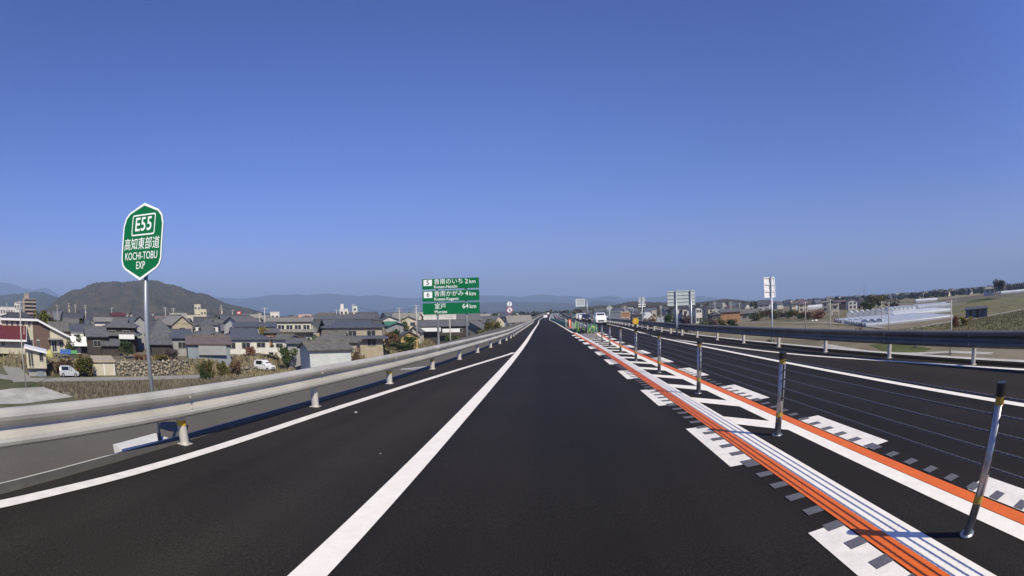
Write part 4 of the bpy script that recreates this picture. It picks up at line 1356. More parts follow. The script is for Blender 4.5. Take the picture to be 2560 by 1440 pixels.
# ---- workshop shutter, house garden wall
facade_panel('shutter', 'wide grey roller shutter on the brown roofed workshop', 'shutter', 496, 567, 864, 888, 90.0, W_GREY, .1)
facade_panel('garden_wall', 'bright white garden wall below the blue-black roofed house', 'wall', 643, 700, 869, 880, 97, W_WHITE, .25)
facade_panel('tarpaulin', 'blue tarpaulin heaped beside the modern cream house', 'tarpaulin', 150, 178, 874, 885, 91, mat('tarp_blue', (.04, .13, .38), .6), 1.6)
facade_panel('tarpaulin', 'bright green tarpaulin beside the blue one', 'tarpaulin', 177, 193, 876, 884, 90.5, mat('tarp_green', (.09, .34, .11), .6), 1.2)

# yellow dome tent
F = Front(124, 90)
u0, z0 = F.uz(115, 886)
u1, z1 = F.uz(134, 874)
t = tag(empty('dome_tent', F.pos((u0 + u1) / 2, ZT), -F.az), 'small yellow dome tent in the yard of the cream house', 'tent')
mb = MB()
R = (u1 - u0) / 2
zt = max(z1 - ZT, 1.3)
vs, fs = [], []
for i in range(6):
    a = i / 5 * math.pi / 2
    for k in range(14):
        b = 2 * math.pi * k / 14
        vs.append((R * math.cos(a) * math.cos(b), R * math.cos(a) * math.sin(b), zt * math.sin(a)))
fs = [(i * 14 + k, i * 14 + (k + 1) % 14, (i + 1) * 14 + (k + 1) % 14, (i + 1) * 14 + k) for i in range(5) for k in range(14)]
mb.add(vs, fs).build('canopy', mat('tent_yellow', (.42, .38, .12), .7), t, True)
MB().prism([(-.3, -R * .95, 0), (.3, -R * .95, 0), (0, -R * .72, zt * .6)], (0, .06, 0)).build('door', W_DARK, t)
# ------------------------------------------------------------------ flat roofed and taller buildings far behind
def block(label, pl, pr, pt, D, depth, wm, floors, bays, base=ZT, name='building', cat='building', balcony=False, top=None, group=None, rot=0.0):
    F = Front((pl + pr) / 2, D)
    u0, u1 = F.uz(pl, pt)[0], F.uz(pr, pt)[0]
    z = F.uz((pl + pr) / 2, pt)[1] - base
    w = u1 - u0
    t = tag(empty(name, F.pos((u0 + u1) / 2, base), -F.az + rot), label, cat, group)
    MB().box(-w / 2, w / 2, 0, depth, 0, z).build('wall', wm, t)
    MB().box(-w / 2 - .1, w / 2 + .1, -.1, depth + .1, z, z + .35).build('parapet', wm, t)
    fh = z / floors
    for f in range(floors):
        if balcony:
            MB().box(-w / 2 + w * .16, w / 2, -.02, .02, f * fh + fh * .45, f * fh + fh * .92).build('window_band', WIN, t)
            b = MB().box(-w / 2 + w * .16, w / 2 + .1, -1.1, -.03, f * fh + .02, f * fh + fh * .42).build('balcony', wm, t)
        else:
            for k in range(bays):
                window(t, (k - (bays - 1) / 2) * w / bays, -.05, f * fh + fh * .58, w / bays * .62, fh * .42, 0, True)
    if top:
        MB().box(-w * .38, -w * .02, depth * .2, depth * .6, z + .36, z + .36 + top).build('penthouse', wm, t)
    return t
W_ROSE = mat('wall_rose', (.48, .36, .31), .9, var=.08, scale=.5)
block('tall brown apartment block with balconies and rooftop hut', 56, 90, 748, 330, 14, mat('apartment_wall', (.30, .245, .205), .9, var=.1, scale=.4), 7, 3, balcony=True, top=3.2)
block('long white low building beside the apartment block', -6, 46, 769, 290, 14, W_WHITE, 2, 8)
block('small white rooftop block next to the long white building', 36, 48, 758, 285, 8, W_WHITE, 3, 2)
block('narrow cream tower building below the hill', 486, 501, 763, 225, 9, W_CREAM, 4, 2)
block('stepped cream building attached to the narrow tower', 501, 516, 775, 224, 9, W_CREAM, 3, 2)
block('long low cream building in front of the narrow tower', 466, 506, 790, 214, 8, W_CREAM, 1, 5)
block('bright white block building above the cream balcony house', 676, 698, 782, 205, 9, W_WHITE, 2, 2)
block('pink walled low building on the skyline', 746, 778, 788, 222, 9, W_ROSE, 2, 5)
block('bright white multi storey building with rooftop sign', 849, 870, 774, 232, 10, W_WHITE, 3, 2, top=2.0)
block('white lower wing of the bright multi storey building', 868, 882, 782, 230, 9, W_WHITE, 2, 2)
block('pale green slab tower right of the bright white building', 881, 893, 767, 236, 8, mat('wall_pale_green', (.55, .66, .58), .8), 4, 1)
block('white factory with low stepped roof left of the distance sign', 1036, 1060, 783, 240, 12, W_WHITE, 2, 3)
block('long white warehouse behind the distance sign', 1058, 1140, 789, 215, 14, W_WHITE, 1, 8)
block('cream tower like box among the far right houses', 1630, 1641, 779, 220, 8, W_CREAM, 2, 1, GR)
block('grey sheet metal shed beside the oncoming queue', 1517, 1553, 781, 128, 10, W_TIN, 1, 0, GR, 'shed', 'shed', rot=.2)
block('lower grey sheet metal shed left of the tall one', 1470, 1512, 789, 150, 8, W_TIN, 1, 0, GR, 'shed', 'shed')
block('orange brown walled shop with dark flat roof', 1553, 1574, 784, 185, 8, W_ORANGE, 1, 2, GR)

# ------------------------------------------------------------------ houses on the open side
g = GR
H('dark tiled farmhouse beside the round speed sign', 1572, 1612, 781, 789, 200, 9, 'irimoya', R_DARK, W_GREY, .1, base=g)
H('small white house with two dark windows above the dark farmhouse', 1586, 1602, 775, 780, 260, 7, 'mono', R_GREY, W_WHITE, 0, base=g)
H('white house with one window left of the direction board poles', 1688, 1702, 768, 772, 260, 8, 'gable', R_DARK, W_WHITE, .3, base=g, win=1)
H('white gabled house between the direction board poles', 1706, 1722, 769, 774, 255, 9, 'gable', R_PURP, W_WHITE, 0, base=g, gable_front=True, win=1)
H('white gabled house right of the direction board', 1732, 1752, 766, 771, 250, 10, 'gable', R_DARK, W_WHITE, .2, base=g, gable_front=True, win=2)
H('pale house with dark roof right of the white gabled one', 1758, 1780, 765, 772, 262, 9, 'gable', R_DARK, W_CREAM, .4, base=g, win=1)
H('dark blue tiled house left of the orange boarded barn', 1766, 1804, 777, 788, 228, 10, 'irimoya', R_DARK, W_BROWN, .2, base=g)
H('orange boarded barn with grey roof', 1797, 1852, 771, 781, 232, 9, 'gable', R_GREY, W_ORANGE, .05, base=g, win=0, name='barn', cat='barn')
H('grey green roofed house right of the orange boarded barn', 1848, 1900, 772, 784, 240, 10, 'gable', R_MOSS, W_GREY, -.1, base=g)
H('pink walled house behind the orange boarded barn', 1812, 1836, 766, 770, 300, 9, 'gable', R_PURP, W_ROSE, .1, base=g, win=1)
H('purple roofed house left of the long white greenhouse', 1992, 2022, 748, 760, 340, 11, 'hip', R_PURP, W_CREAM, .1, base=g)
H('cream walled house below the purple roof', 1972, 1992, 756, 760, 330, 9, 'gable', R_BROWN, W_CREAM, .2, base=g)
H('long purple roofed barn right of the grey box', 2086, 2116, 750, 756, 345, 10, 'gable', R_PURP, W_DARK, .0, base=g, name='barn', cat='barn')
H('white gabled house with dark windows before the far woods', 2114, 2144, 747, 753, 325, 11, 'gable', R_PURP, W_WHITE, .15, base=g, gable_front=True, win=2)
H('dark roofed house right of the white gabled one', 2142, 2160, 745, 751, 340, 9, 'gable', R_DARK, W_ROSE, .3, base=g)
H('cream box house by the long white wall', 2080, 2096, 763, 764, 300, 7, 'gable', R_TAN, W_CREAM, 0, base=g, win=1)
H('grey box house above the long white greenhouse', 2055, 2072, 756, 757, 310, 8, 'gable', R_TAN, W_GREY, 0, base=g, win=1)
H('white farmhouse beside the big dark tree', 2458, 2488, 716, 723, 330, 10, 'hip', R_TAN, W_WHITE, .1, base=g + 4)
# far small houses, too alike to tell apart
rnd = random.Random(12)
LOOKS = [('dark tiled roof and grey white walls', R_DARK, mat('plaster_old', (.42, .41, .37), .9, var=.15, scale=.5)), ('grey tiled roof and cream walls', R_GREY, W_CREAM), ('brown roof and white walls', R_BROWN, W_WHITE), ('blue-grey roof and grey walls', R_BLUE, W_GREY), ('tan roof and white walls', R_TAN, W_WHITE)]
FAR_PROTO = {}
def far_house(look, where, group, px, D, base, sc, rz):
    key = (look, where)
    nm, rm, wm = LOOKS[look]
    if key not in FAR_PROTO:
        t = tag(empty('house'), 'far house with %s %s' % (nm, where), 'house', group)
        L, Wd, ze, zr = 9.5, 8.0, 4.3, 7.0
        MB().box(-L / 2, L / 2, -Wd / 2, Wd / 2, -1, ze).build('wall', wm, t)
        mb, gb, rb = roof_mesh('gable', L, Wd, ze, zr)
        mb.build('roof', rm, t)
        for q in gb:
            q.build('gable', wm, t)
        for k in (-1, 1):
            for zc in (1.4, 3.3):
                window(t, k * 2.4, -Wd / 2 - .05, zc, 1.8, 1.2, 0, True)
        FAR_PROTO[key] = t
    else:
        t = copy_tree(FAR_PROTO[key])
    d = ray(px, 785)
    az = math.atan2(d.x, d.y)
    t.location = (math.sin(az) * D, math.cos(az) * D, base)
    t.rotation_euler = (0, 0, -az + rz)
    t.scale = (sc, sc, sc * rnd.uniform(.85, 1.15))
for i in range(58):
    px = 96 + (1300 - 96) * (i + rnd.uniform(.1, .9)) / 58
    D = rnd.choice([rnd.uniform(200, 280), rnd.uniform(250, 460)])
    far_house(rnd.choice([0, 0, 1, 1, 2, 3, 3, 4]), 'behind the town rooftops', 'far houses behind the town rooftops', px, D, ZT, rnd.uniform(.85, 1.2), rnd.uniform(-.8, .8))
for i in range(46):
    px = 1450 + (2080 - 1450) * (i + rnd.uniform(.1, .9)) / 46
    D = rnd.uniform(380, 760)
    far_house(rnd.choice([0, 0, 0, 1, 2, 3, 3, 4]), 'beyond the farm fields', 'far houses beyond the farm fields', px, D, GR, rnd.uniform(.85, 1.15), rnd.uniform(-.8, .8))
for i in range(56):
    px = 2040 + (2600 - 2040) * (i + rnd.uniform(.1, .9)) / 56
    D = rnd.uniform(600, 1050)
    far_house(rnd.choice([0, 0, 0, 1, 2, 3, 3, 4]), 'beyond the farm fields', 'far houses beyond the farm fields', px, D, GR, rnd.uniform(.85, 1.2), rnd.uniform(-.8, .8))

FILL = {}
for i in range(24):
    px = 150 + (930 - 150) * (i + rnd.uniform(.15, .85)) / 24
    D = rnd.uniform(134, 178)
    k = i % 4
    nm, rm, wm, kind = [('grey hip and gable roof and dark boards', R_GREY, W_DARK, 'irimoya'), ('blue-black gable roof and dark boards', R_BLUE, W_DARK, 'gable'), ('mossy hip roof and grey walls', R_MOSS, W_GREY, 'hip'), ('dark gable roof and beige walls', R_DARK, W_BEIGE, 'gable')][k]
    if k not in FILL:
        t = tag(empty('house'), 'half hidden house with %s packed among the others' % nm, 'house', 'town houses packed between the others')
        MB().box(-5, 5, -4, 4, -1, 4.0).build('wall', wm, t)
        mb, gb, rb = roof_mesh(kind, 10, 8, 4.0, 6.9)
        r_ = mb.build('roof', rm, t)
        for q in rb:
            q.build('ridge', rm, r_)
        for q in gb:
            q.build('gable', W_WHITE if kind == 'irimoya' else wm, t)
        for x in (-2.6, 2.6):
            window(t, x, -4.05, 2.2, 1.9, 1.5)
        FILL[k] = t
    else:
        t = copy_tree(FILL[k])
    d = ray(px, 785)
    az = math.atan2(d.x, d.y)
    t.location = (math.sin(az) * D, math.cos(az) * D, ZT)
    t.rotation_euler = (0, 0, -az + rnd.uniform(-.5, .5))
    q = rnd.uniform(.8, 1.05)
    t.scale = (q, q, q * rnd.uniform(.85, 1.05))

# ------------------------------------------------------------------ greenhouses
def film(name, c, r=.35):
    return mat(name, c, r, var=.1, scale=.3, spec=.5)
FILM = film('greenhouse_film', (.50, .53, .53))
FILMB = film('greenhouse_film_blue', (.36, .385, .42))
FILMW = film('greenhouse_film_white', (.60, .61, .60))
NET = mat('greenhouse_net', (.33, .36, .42), .8)
HOOP = mat('greenhouse_hoop', (.30, .33, .34), .5, .5)
def greenhouse(label, pl, pr, pb, h, bays, depth, m, rot=0.0, base=None, side=.55, along=False):
    """several arched bays side by side, ends facing the road"""
    base = GR if base is None else base
    a, b = gnd(pl, pb, base), gnd(pr, pb, base)
    D = ((a + b) / 2).length
    F = Front((pl + pr) / 2, (gnd((pl + pr) / 2, pb, base) - Vector((0, 0, base))).length)
    u0, u1 = F.uz(pl, pb)[0], F.uz(pr, pb)[0]
    w = u1 - u0
    t = tag(empty('greenhouse', F.pos((u0 + u1) / 2, base), -F.az + rot), label, 'greenhouse', 'greenhouses in the farm fields')
    n = 8
    if along:                       # tunnels lying across the line of sight, one behind the other
        bw = depth / bays
        for k in range(bays):
            y0 = k * bw
            prof = [(y0, 0)] + [(y0 + bw * .46 + bw * .46 * math.cos(math.pi * (1 - i / n)), h * side + h * (1 - side) * math.sin(math.pi * i / n)) for i in range(n + 1)] + [(y0 + bw * .92, 0)]
            MB().prism([(-w / 2, y_, z_) for y_, z_ in prof], (w, 0, 0)).build('bay', m, t)
        return t
    bw = w / bays
    for k in range(bays):
        x0 = -w / 2 + k * bw
        prof = [(x0, 0)]
        for i in range(n + 1):
            an = math.pi * (1 - i / n)
            prof.append((x0 + bw / 2 + bw / 2 * math.cos(an), h * side + h * (1 - side) * math.sin(an)))
        prof.append((x0 + bw, 0))
        MB().prism([(x, 0, z) for x, z in prof], (0, depth, 0)).build('bay', m, t)
        hb = MB()
        for (xa, za), (xb, zb) in zip(prof, prof[1:]):
            hb.tube((xa, -.03, za), (xb, -.03, zb), .03, .03, 5, False)
        hb.build('hoop', HOOP, t)
    return t
greenhouse('pale greenhouse row of scalloped bays at the middle of the farm fields', 2116, 2232, 794, 2.6, 8, 14, FILM, 0, side=.5)
greenhouse('broad field of low pale film tunnels in front of the dark hut', 2160, 2396, 806, .9, 14, 46, FILMB, .42, side=.5, along=True)
greenhouse('second field of pale film tunnels behind the first', 2232, 2384, 786, 1.2, 8, 26, FILM, .36, side=.5, along=True)
greenhouse('white ended greenhouse row below the far woods', 2226, 2292, 783, 2.5, 6, 20, FILMW, .2, side=.5)
greenhouse('lavender film greenhouse near the tall farm pole', 2294, 2380, 775, 2.6, 3, 15, FILMB, .3, side=.5, along=True)
greenhouse('low glass cold frame in front of the scalloped greenhouse', 2104, 2162, 807, 1.1, 4, 8, FILM, 0)
greenhouse('pale purple netted tunnel beside the farm path', 2152, 2206, 814, 1.7, 3, 5, NET, -.12)
greenhouse('long white greenhouse below the purple roofed house', 1984, 2056, 774, 3.0, 3, 18, FILMW, 0, along=True)
greenhouse('white greenhouse with tilted panels right of the direction board', 1730, 1782, 800, 3.6, 4, 16, FILMW, .1)
greenhouse('blue film tunnel beside the brown thicket', 1634, 1688, 805, 2.6, 3, 8, FILMB, .1)
greenhouse('blue film tunnel under the orange walled shop', 1553, 1602, 808, 2.6, 4, 10, FILMB, .1)
greenhouse('white arched hall right of the speed sign', 1608, 1632, 798, 4.6, 1, 14, FILMW, .1, side=.4)
greenhouse('far white greenhouse on the rising fields', 2500, 2570, 733, 2.4, 3, 16, FILMW, .3, side=.5, along=True)
greenhouse('small white greenhouse at the edge of the rising fields', 2290, 2344, 755, 2.4, 2, 12, FILMW, .1, side=.5, along=True)
greenhouse('long pale blue net house beside the guardrail on the town side', 1196, 1312, 822, 3.4, 4, 26, FILMB, -.2, ZT, along=True)

# dark hut among the greenhouses
F = Front(2445, 143)
u0, z0 = F.uz(2414, 795)
u1, z1 = F.uz(2468, 770)
t = tag(empty('field_hut', F.pos((u0 + u1) / 2, GR), -F.az), 'dark grey hut with flat roof at the end of the blue greenhouse', 'shed')
w, hz = u1 - u0, max(z1 - GR, 2.6)
MB().box(-w / 2, w / 2, 0, 5, 0, hz - .3).build('wall', mat('hut_wall', (.10, .12, .13), .8, var=.2, scale=.8), t)
MB().prism([(-w / 2 - .4, -.6, hz - .5), (-w / 2 - .4, 5.4, hz - .1), (-w / 2 - .4, 5.4, hz + .08), (-w / 2 - .4, -.6, hz - .32)], (w + .8, 0, 0)).build('roof', R_DARK, t)
for x in (-w * .28, w * .05):
    MB().box(x - .5, x + .5, -.04, 0, 0, 2.0).build('door', W_DARK, t)
window(t, w * .3, -.05, 1.5, 1.1, 1.0)

# white sacks in the field
for i, (px, py) in enumerate(((2040, 804), (2031, 805), (2046, 852), (2290, 868))):
    p = gnd(px, py, GR)
    mb = MB()
    vs, fs = [], []
    for a in range(6):
        th = math.pi * a / 5
        for b in range(8):
            f = 2 * math.pi * b / 8
            q = 1 + .12 * math.sin(3 * f + a)
            vs.append((.75 * q * math.sin(th) * math.cos(f), .45 * q * math.sin(th) * math.sin(f), .42 * (1 - math.cos(th)) * .8))
    fs = [(a * 8 + b, a * 8 + (b + 1) % 8, (a + 1) * 8 + (b + 1) % 8, (a + 1) * 8 + b) for a in range(5) for b in range(8)]
    o = mb.add(vs, fs).build('sack', PAINT2, None, True, (p.x, p.y, GR + .03), i)
    tag(o, ['white sack on the farm path beside the ditch', 'small white sack left of the other one on the path', 'white sack lying in the brown field under the guardrail', 'grey white sack heap on the green patch under the guardrail'][i], 'sack')

# ------------------------------------------------------------------ utility poles and wires
POLE = mat('concrete_pole', (.42, .40, .36), .85, var=.1, scale=2)
POLED = mat('pole_metal', (.20, .20, .21), .6, .3)
def upole(label, px, pt, D, base, arms=2, r=.15, box=False, pb=None):
    top = at(px, pt, D)
    h = max(top.z - base, 6)
    t = tag(empty('utility_pole', (top.x, top.y, base), -math.atan2(top.x, top.y) + .3), label, 'utility pole', 'utility poles')
    MB().tube((0, 0, 0), (0, 0, h), r, r * .62, 10).build('shaft', POLE, t, True)
    for k in range(arms):
        zz = h - .35 - .7 * k
        a = MB().box(-.95, .95, -.05, .05, zz, zz + .09).build('crossarm', POLED, t)
        for x in (-.8, -.3, .3, .8):
            MB().tube((x, 0, zz + .09), (x, 0, zz + .28), .05, .035, 6).build('insulator', FRAMEW, a)
    if box:
        MB().tube((.32, 0, h - 3.0), (.32, 0, h - 2.1), .24, .24, 10).build('transformer', POLE, t)
    return Vector((top.x, top.y, base + h))
P = {}
for nm, label, px, pt, D, base, arms, box in [
    ('a', 'tall utility pole at the picture edge by the concrete yard', 50, 752, 66.8, GL, 2, False),
    ('b', 'thin far pole before the long white building', 17, 756, 230, ZT, 2, True),
    ('c', 'far pole left of the tall one before the hill', 143, 762, 205, ZT, 1, False),
    ('d', 'tall far pole with lamp arm before the hill', 172, 758, 190, ZT, 2, True),
    ('e', 'far pole just right of the lamp arm pole', 188, 760, 198, ZT, 2, False),
    ('f', 'far pole above the dark lone roof', 213, 762, 185, ZT, 2, True),
    ('g', 'far pole beside the red roofed house', 279, 769, 180, ZT, 1, False),
    ('h', 'far pole right of the shield sign pole', 413, 768, 175, ZT, 2, False),
    ('i', 'far pole with transformer above the beige barn', 433, 770, 185, ZT, 2, True),
    ('j', 'bushy far pole with many arms by the narrow tower', 553, 762, 190, ZT, 3, True),
    ('k', 'far pole near the red flag', 581, 775, 190, ZT, 1, False),
    ('l', 'thick pale pole left of the cream balcony building', 661, 769, 122, ZT, 1, False),
    ('m', 'far pole left of the thick pale one', 648, 782, 150, ZT, 2, True),
    ('n', 'pole behind the large beige house carrying the long wire', 883, 760, 165, ZT, 2, True),
    ('o', 'slim pole left of the bright white building', 841, 774, 190, ZT, 1, False),
    ('p', 'pole between the white gabled houses under the long wire', 998, 769, 150, ZT, 2, False),
    ('q', 'pole nearest the distance sign carrying the long wire', 1040, 762, 142, ZT, 3, True),
    ('r', 'slim pole between the distance sign poles', 1124, 790, 118, ZT, 1, False),
    ('s', 'far pole above the orange brown shop', 1562, 764, 210, GR, 1, True),
    ('t', 'far pole above the cream box', 1652, 764, 230, GR, 2, False),
    ('u', 'far pole left of the orange boarded barn', 1787, 754, 250, GR, 2, False),
    ('v', 'far pole over the orange boarded barn roof', 1827, 754, 230, GR, 1, False),
    ('w', 'far pole right of the orange boarded barn', 1849, 758, 250, GR, 1, True),
    ('x', 'field pole left of the brown shrubs', 2013, 754, 150, GR, 1, False),
    ('y', 'field pole with boxes right of the brown shrubs', 2075, 748, 104, GR, 2, True),
    ('z', 'field pole at the corner of the scalloped greenhouse', 2096, 757, 152, GR, 1, False),
    ('A', 'field pole behind the purple netted tunnel', 2204, 753, 142, GR, 1, False),
    ('B', 'field pole right of the purple netted tunnel', 2222, 754, 104, GR, 1, False),
    ('C', 'tall field pole nearest the dark hut', 2378, 749, 60, GR, 1, False)]:
    P[nm] = upole(label, px, pt, D, base, arms, .15 if D < 130 else .17, box)
WIRE = mat('power_wire', (.03, .03, .035), .6)
def wire(label, a, b, sag):
    pts = []
    for i in range(13):
        q = i / 12
        p = a.lerp(b, q)
        pts.append((p.x, p.y, p.z - .2 - sag * 4 * q * (1 - q)))
    tag(MB().path(pts, .035, 4).build('power_wire', WIRE), label, 'wire')
wire('long power wire left of the slim pole under the sign', P['n'], P['p'], 1.2)
wire('short power wire running up to the pole nearest the distance sign', P['p'], P['q'], .7)
wire('power wire strung over the town between two far poles', P['j'], P['m'], 1.0)
wire('power wire strung between the far poles before the hill', P['d'], P['f'], 1.0)
# red and white flag sign far off
p = at(597, 783, 180)
t = tag(empty('banner_sign', (p.x, p.y, ZT), .5), 'small red and white banner sign on a post above the roofs', 'sign')
MB().tube((0, 0, 0), (0, 0, p.z - ZT + .6), .08, .08, 8).build('post', POLED, t)
MB().box(-.8, .8, -.05, .05, p.z - ZT - .3, p.z - ZT + .6).build('board', mat('banner_red', (.6, .04, .05), .5), t)
MB().box(-.45, .45, -.07, -.051, p.z - ZT - .05, p.z - ZT + .35).build('emblem', PAINT, t)
# far lattice mast
p = at(2160, 714, 700)
t = tag(empty('radio_mast', (p.x, p.y, GR)), 'thin far radio mast against the sky', 'mast')
hh = p.z - GR
for sx, sy in ((-1, -1), (1, -1), (0, 1)):
    MB().tube((sx * 1.2, sy * 1.2, 0), (sx * .15, sy * .15, hh), .12, .08, 5).build('leg', POLED, t)
for k in range(9):
    z0, q = hh * k / 9, 1 - k / 9 * .87
    MB().tube((-1.2 * q, -1.2 * q, z0), (1.2 * q, -1.2 * q, z0 + hh / 9), .06, .06, 4).build('brace', POLED, t)

# ------------------------------------------------------------------ stone walls
stone_me = []
for s in range(5):
    rr_ = random.Random(40 + s)
    bm = bmesh.new()
    bmesh.ops.create_icosphere(bm, subdivisions=1, radius=.5)
    for v in bm.verts:
        v.co = Vector((v.co.x * rr_.uniform(.85, 1.15), v.co.y * .6, v.co.z * rr_.uniform(.85, 1.15))) * rr_.uniform(.85, 1.1)
    me = bpy.data.meshes.new('stone')
    bm.to_mesh(me)
    bm.free()
    me.materials.append([STONE, STONE2, STONE3, STONE, STONE3][s])
    stone_me.append(me)
def stone_wall(label, pix, zb, zt, n_u, n_z, seed):
    rn = random.Random(seed)
    pts = [gnd(px, py, zb) for px, py in pix]
    t = tag(empty('stone_wall', pts[0]), label, 'stone wall')
    core = MB()
    for a, b in zip(pts, pts[1:]):
        d = (b - a).normalized()
        nn = Vector((-d.y, d.x, 0)) * .8
        q = [a - pts[0], b - pts[0], b - pts[0] + nn, a - pts[0] + nn]
        core.prism([(p.x, p.y, -.1) for p in q], (0, 0, zt - zb))
    core.build('core', MORT, t)
    lens = [(b - a).length for a, b in zip(pts, pts[1:])]
    tot = sum(lens)
    for r in range(n_z):
        for c in range(n_u):
            s = (c + rn.uniform(-.1, 1.1) + (.5 if r % 2 else 0)) / (n_u + .5) * tot
            k = 0
            while k < len(lens) - 1 and s > lens[k]:
                s -= lens[k]
                k += 1
            d = (pts[k + 1] - pts[k]).normalized()
            p = pts[k] + d * s - pts[0]
            z = (r + rn.uniform(.1, .9)) / n_z * (zt - zb)
            w = tot / n_u * rn.uniform(.6, 1.5)
            hh = (zt - zb) / n_z * rn.uniform(.7, 1.5)
            o = link('stone', rn.choice(stone_me), t, (p.x - d.y * -.02, p.y + d.x * -.02, z), math.atan2(d.y, d.x) + rn.uniform(-.2, .2), (w, 1.0, hh))
            o.rotation_euler[1] = rn.uniform(-.35, .35)
    return t
stone_wall('long rubble stone wall behind the shield sign pole', [(287, 938), (350, 941), (420, 938), (474, 934)], GL, ZT + .25, 32, 5, 3)
stone_wall('rough stone wall below the white walled blue-black roofed house', [(575, 912), (640, 906), (690, 900)], GL + .6, ZT + .3, 20, 4, 5)
stone_wall('low stone edging by the white sport utility car', [(560, 936), (600, 933), (645, 929)], GL, GL + .9, 16, 2, 6)
stone_wall('stone retaining wall under the modern cream house', [(20, 902), (70, 905), (130, 912), (150, 925)], GL, ZT + .1, 20, 3, 7)

# ------------------------------------------------------------------ vegetation
def leafmat(name, c, v=.5):
    m = mat(name, c, .8, island=v, spec=.2)
    return m
LF_D, LF_O = leafmat('leaf_dark', (.035, .055, .015)), leafmat('leaf_olive', (.095, .085, .022))
LF_G, LF_B = leafmat('leaf_green', (.060, .085, .020)), leafmat('leaf_brown', (.130, .075, .040))
LF_R, LF_Y = leafmat('leaf_rust', (.170, .060, .030)), leafmat('leaf_yellow', (.200, .150, .025))
LF_P = leafmat('leaf_bare', (.085, .060, .060))
BARK = mat('bark', (.07, .052, .038), .95, var=.3, scale=3)
def crown_mesh(seed, n, size, lobes, droop=0.0):
    rn = random.Random(seed)
    mb = MB()
    L = [(rn.uniform(-.68, .68), rn.uniform(-.68, .68), rn.uniform(-.6, .72), rn.uniform(.20, .46)) for _ in range(lobes)]
    for i in range(n):
        cx_, cy_, cz_, r = rn.choice(L)
        while True:
            v = Vector((rn.uniform(-1, 1), rn.uniform(-1, 1), rn.uniform(-1, 1)))
            if .05 < v.length < 1:
                break
        v = v.normalized() * (v.length ** .45) * r
        p = Vector((cx_, cy_, cz_)) + v
        a = Vector((rn.gauss(0, 1), rn.gauss(0, 1), rn.gauss(0, 1))).normalized()
        b = a.orthogonal().normalized()
        s = size * rn.uniform(.6, 1.4)
        c = a.cross(b)
        mb.add([p - b * s - c * s * .6, p + b * s - c * s * .5, p + b * s * .7 + c * s * .6 + a * s * .3, p - b * s * .8 + c * s * .7], [(0, 1, 2, 3)])
    return mb
CROWNS = {}
def crown(mat_, variant, dense=True):
    k = (mat_.name, variant)
    if k not in CROWNS:
        CROWNS[k] = crown_mesh(100 + variant, 1500, .062, 15).mesh('crown', mat_)
    return CROWNS[k]
TRUNKS = []
for s in range(3):
    rn = random.Random(60 + s)
    mb = MB()
    pts = [Vector((0, 0, -.6))]
    for i in range(5):
        pts.append(pts[-1] + Vector((rn.uniform(-.06, .06), rn.uniform(-.06, .06), .22)))
    for i in range(5):
        mb.tube(pts[i], pts[i + 1], .06 * (1 - i / 6), .06 * (1 - (i + 1) / 6), 7, False)
    for k in range(7):
        b0 = pts[rn.choice([2, 3, 3, 4])]
        an = rn.uniform(0, 6.28)
        mid = b0 + Vector((math.cos(an) * .25, math.sin(an) * .25, .25))
        mb.tube(b0, mid, .025, .016, 5, False)
        mb.tube(mid, mid + Vector((math.cos(an) * .2, math.sin(an) * .2, rn.uniform(.05, .3))), .016, .006, 5, False)
    TRUNKS.append(mb.mesh('trunk', BARK))
vcount = [0]
def plant(name, cat, label, pl, pr, pt, pb, D, m, base=None, group=None, trunk=True, depth=None):
    F = Front((pl + pr) / 2, D)
    u0, z1 = F.uz(pl, pt)
    u1, z0 = F.uz(pr, pb)
    if base is not None:
        z0 = base
    w, h = max(u1 - u0, .6), max(z1 - z0, .6)
    t = tag(empty(name, F.pos((u0 + u1) / 2, z0)), label, cat, group)
    v = vcount[0] % 4
    vcount[0] += 1
    lift = .42 if trunk else .36
    c = link('crown', crown(m, v), t, (0, 0, h * (.60 if trunk else .45)), rnd.uniform(0, 6.28), (w * .56, (depth or w) * .56, h * (.42 if trunk else .52)))
    link('trunk', TRUNKS[v % 3], t, (0, 0, h * .45), rnd.uniform(0, 6.28), (w * .5, w * .5, h * .72))
    return t
T = plant
T('tree', 'tree', 'round olive green tree behind the modern cream house', 78, 128, 768, 815, 116, LF_O, ZT)
T('tree', 'tree', 'dark shrub tree right of the round olive tree', 122, 140, 782, 815, 124, LF_P, ZT)
T('shrub', 'shrub', 'tall olive shrub between the silver minivan and the garage', 182, 236, 876, 940, 80, LF_O, GL, trunk=False)
T('shrub', 'shrub', 'brown dry shrub above the silver minivan', 120, 186, 895, 938, 83, LF_B, GL, trunk=False)
T('pine_tree', 'tree', 'dark garden pine in front of the two storey tiled house', 296, 338, 850, 902, 90, LF_D, ZT)
T('shrub', 'shrub', 'rust red shrubs above the long rubble wall', 330, 372, 884, 906, 88, LF_R, ZT, trunk=False)
T('shrub', 'shrub', 'orange brown grass clump right of the shield sign pole', 376, 420, 884, 908, 87, LF_Y, ZT, trunk=False)
T('shrub', 'shrub', 'reddish bare shrub before the low dark porch', 412, 452, 872, 906, 89, LF_P, ZT, trunk=False)
T('shrub', 'shrub', 'olive green bush at the end of the rubble wall', 494, 542, 893, 948, 79, LF_O, GL, trunk=False)
T('shrub', 'shrub', 'dark low bush at the foot of the olive bush', 496, 528, 918, 950, 77, LF_D, GL, trunk=False)
T('shrub', 'shrub', 'yellow green hedge bush right of the olive bush', 540, 574, 898, 932, 82, LF_O, GL, trunk=False)
T('shrub', 'shrub', 'thin olive bush left of the white sport utility car', 572, 608, 900, 935, 84, LF_B, GL, trunk=False)
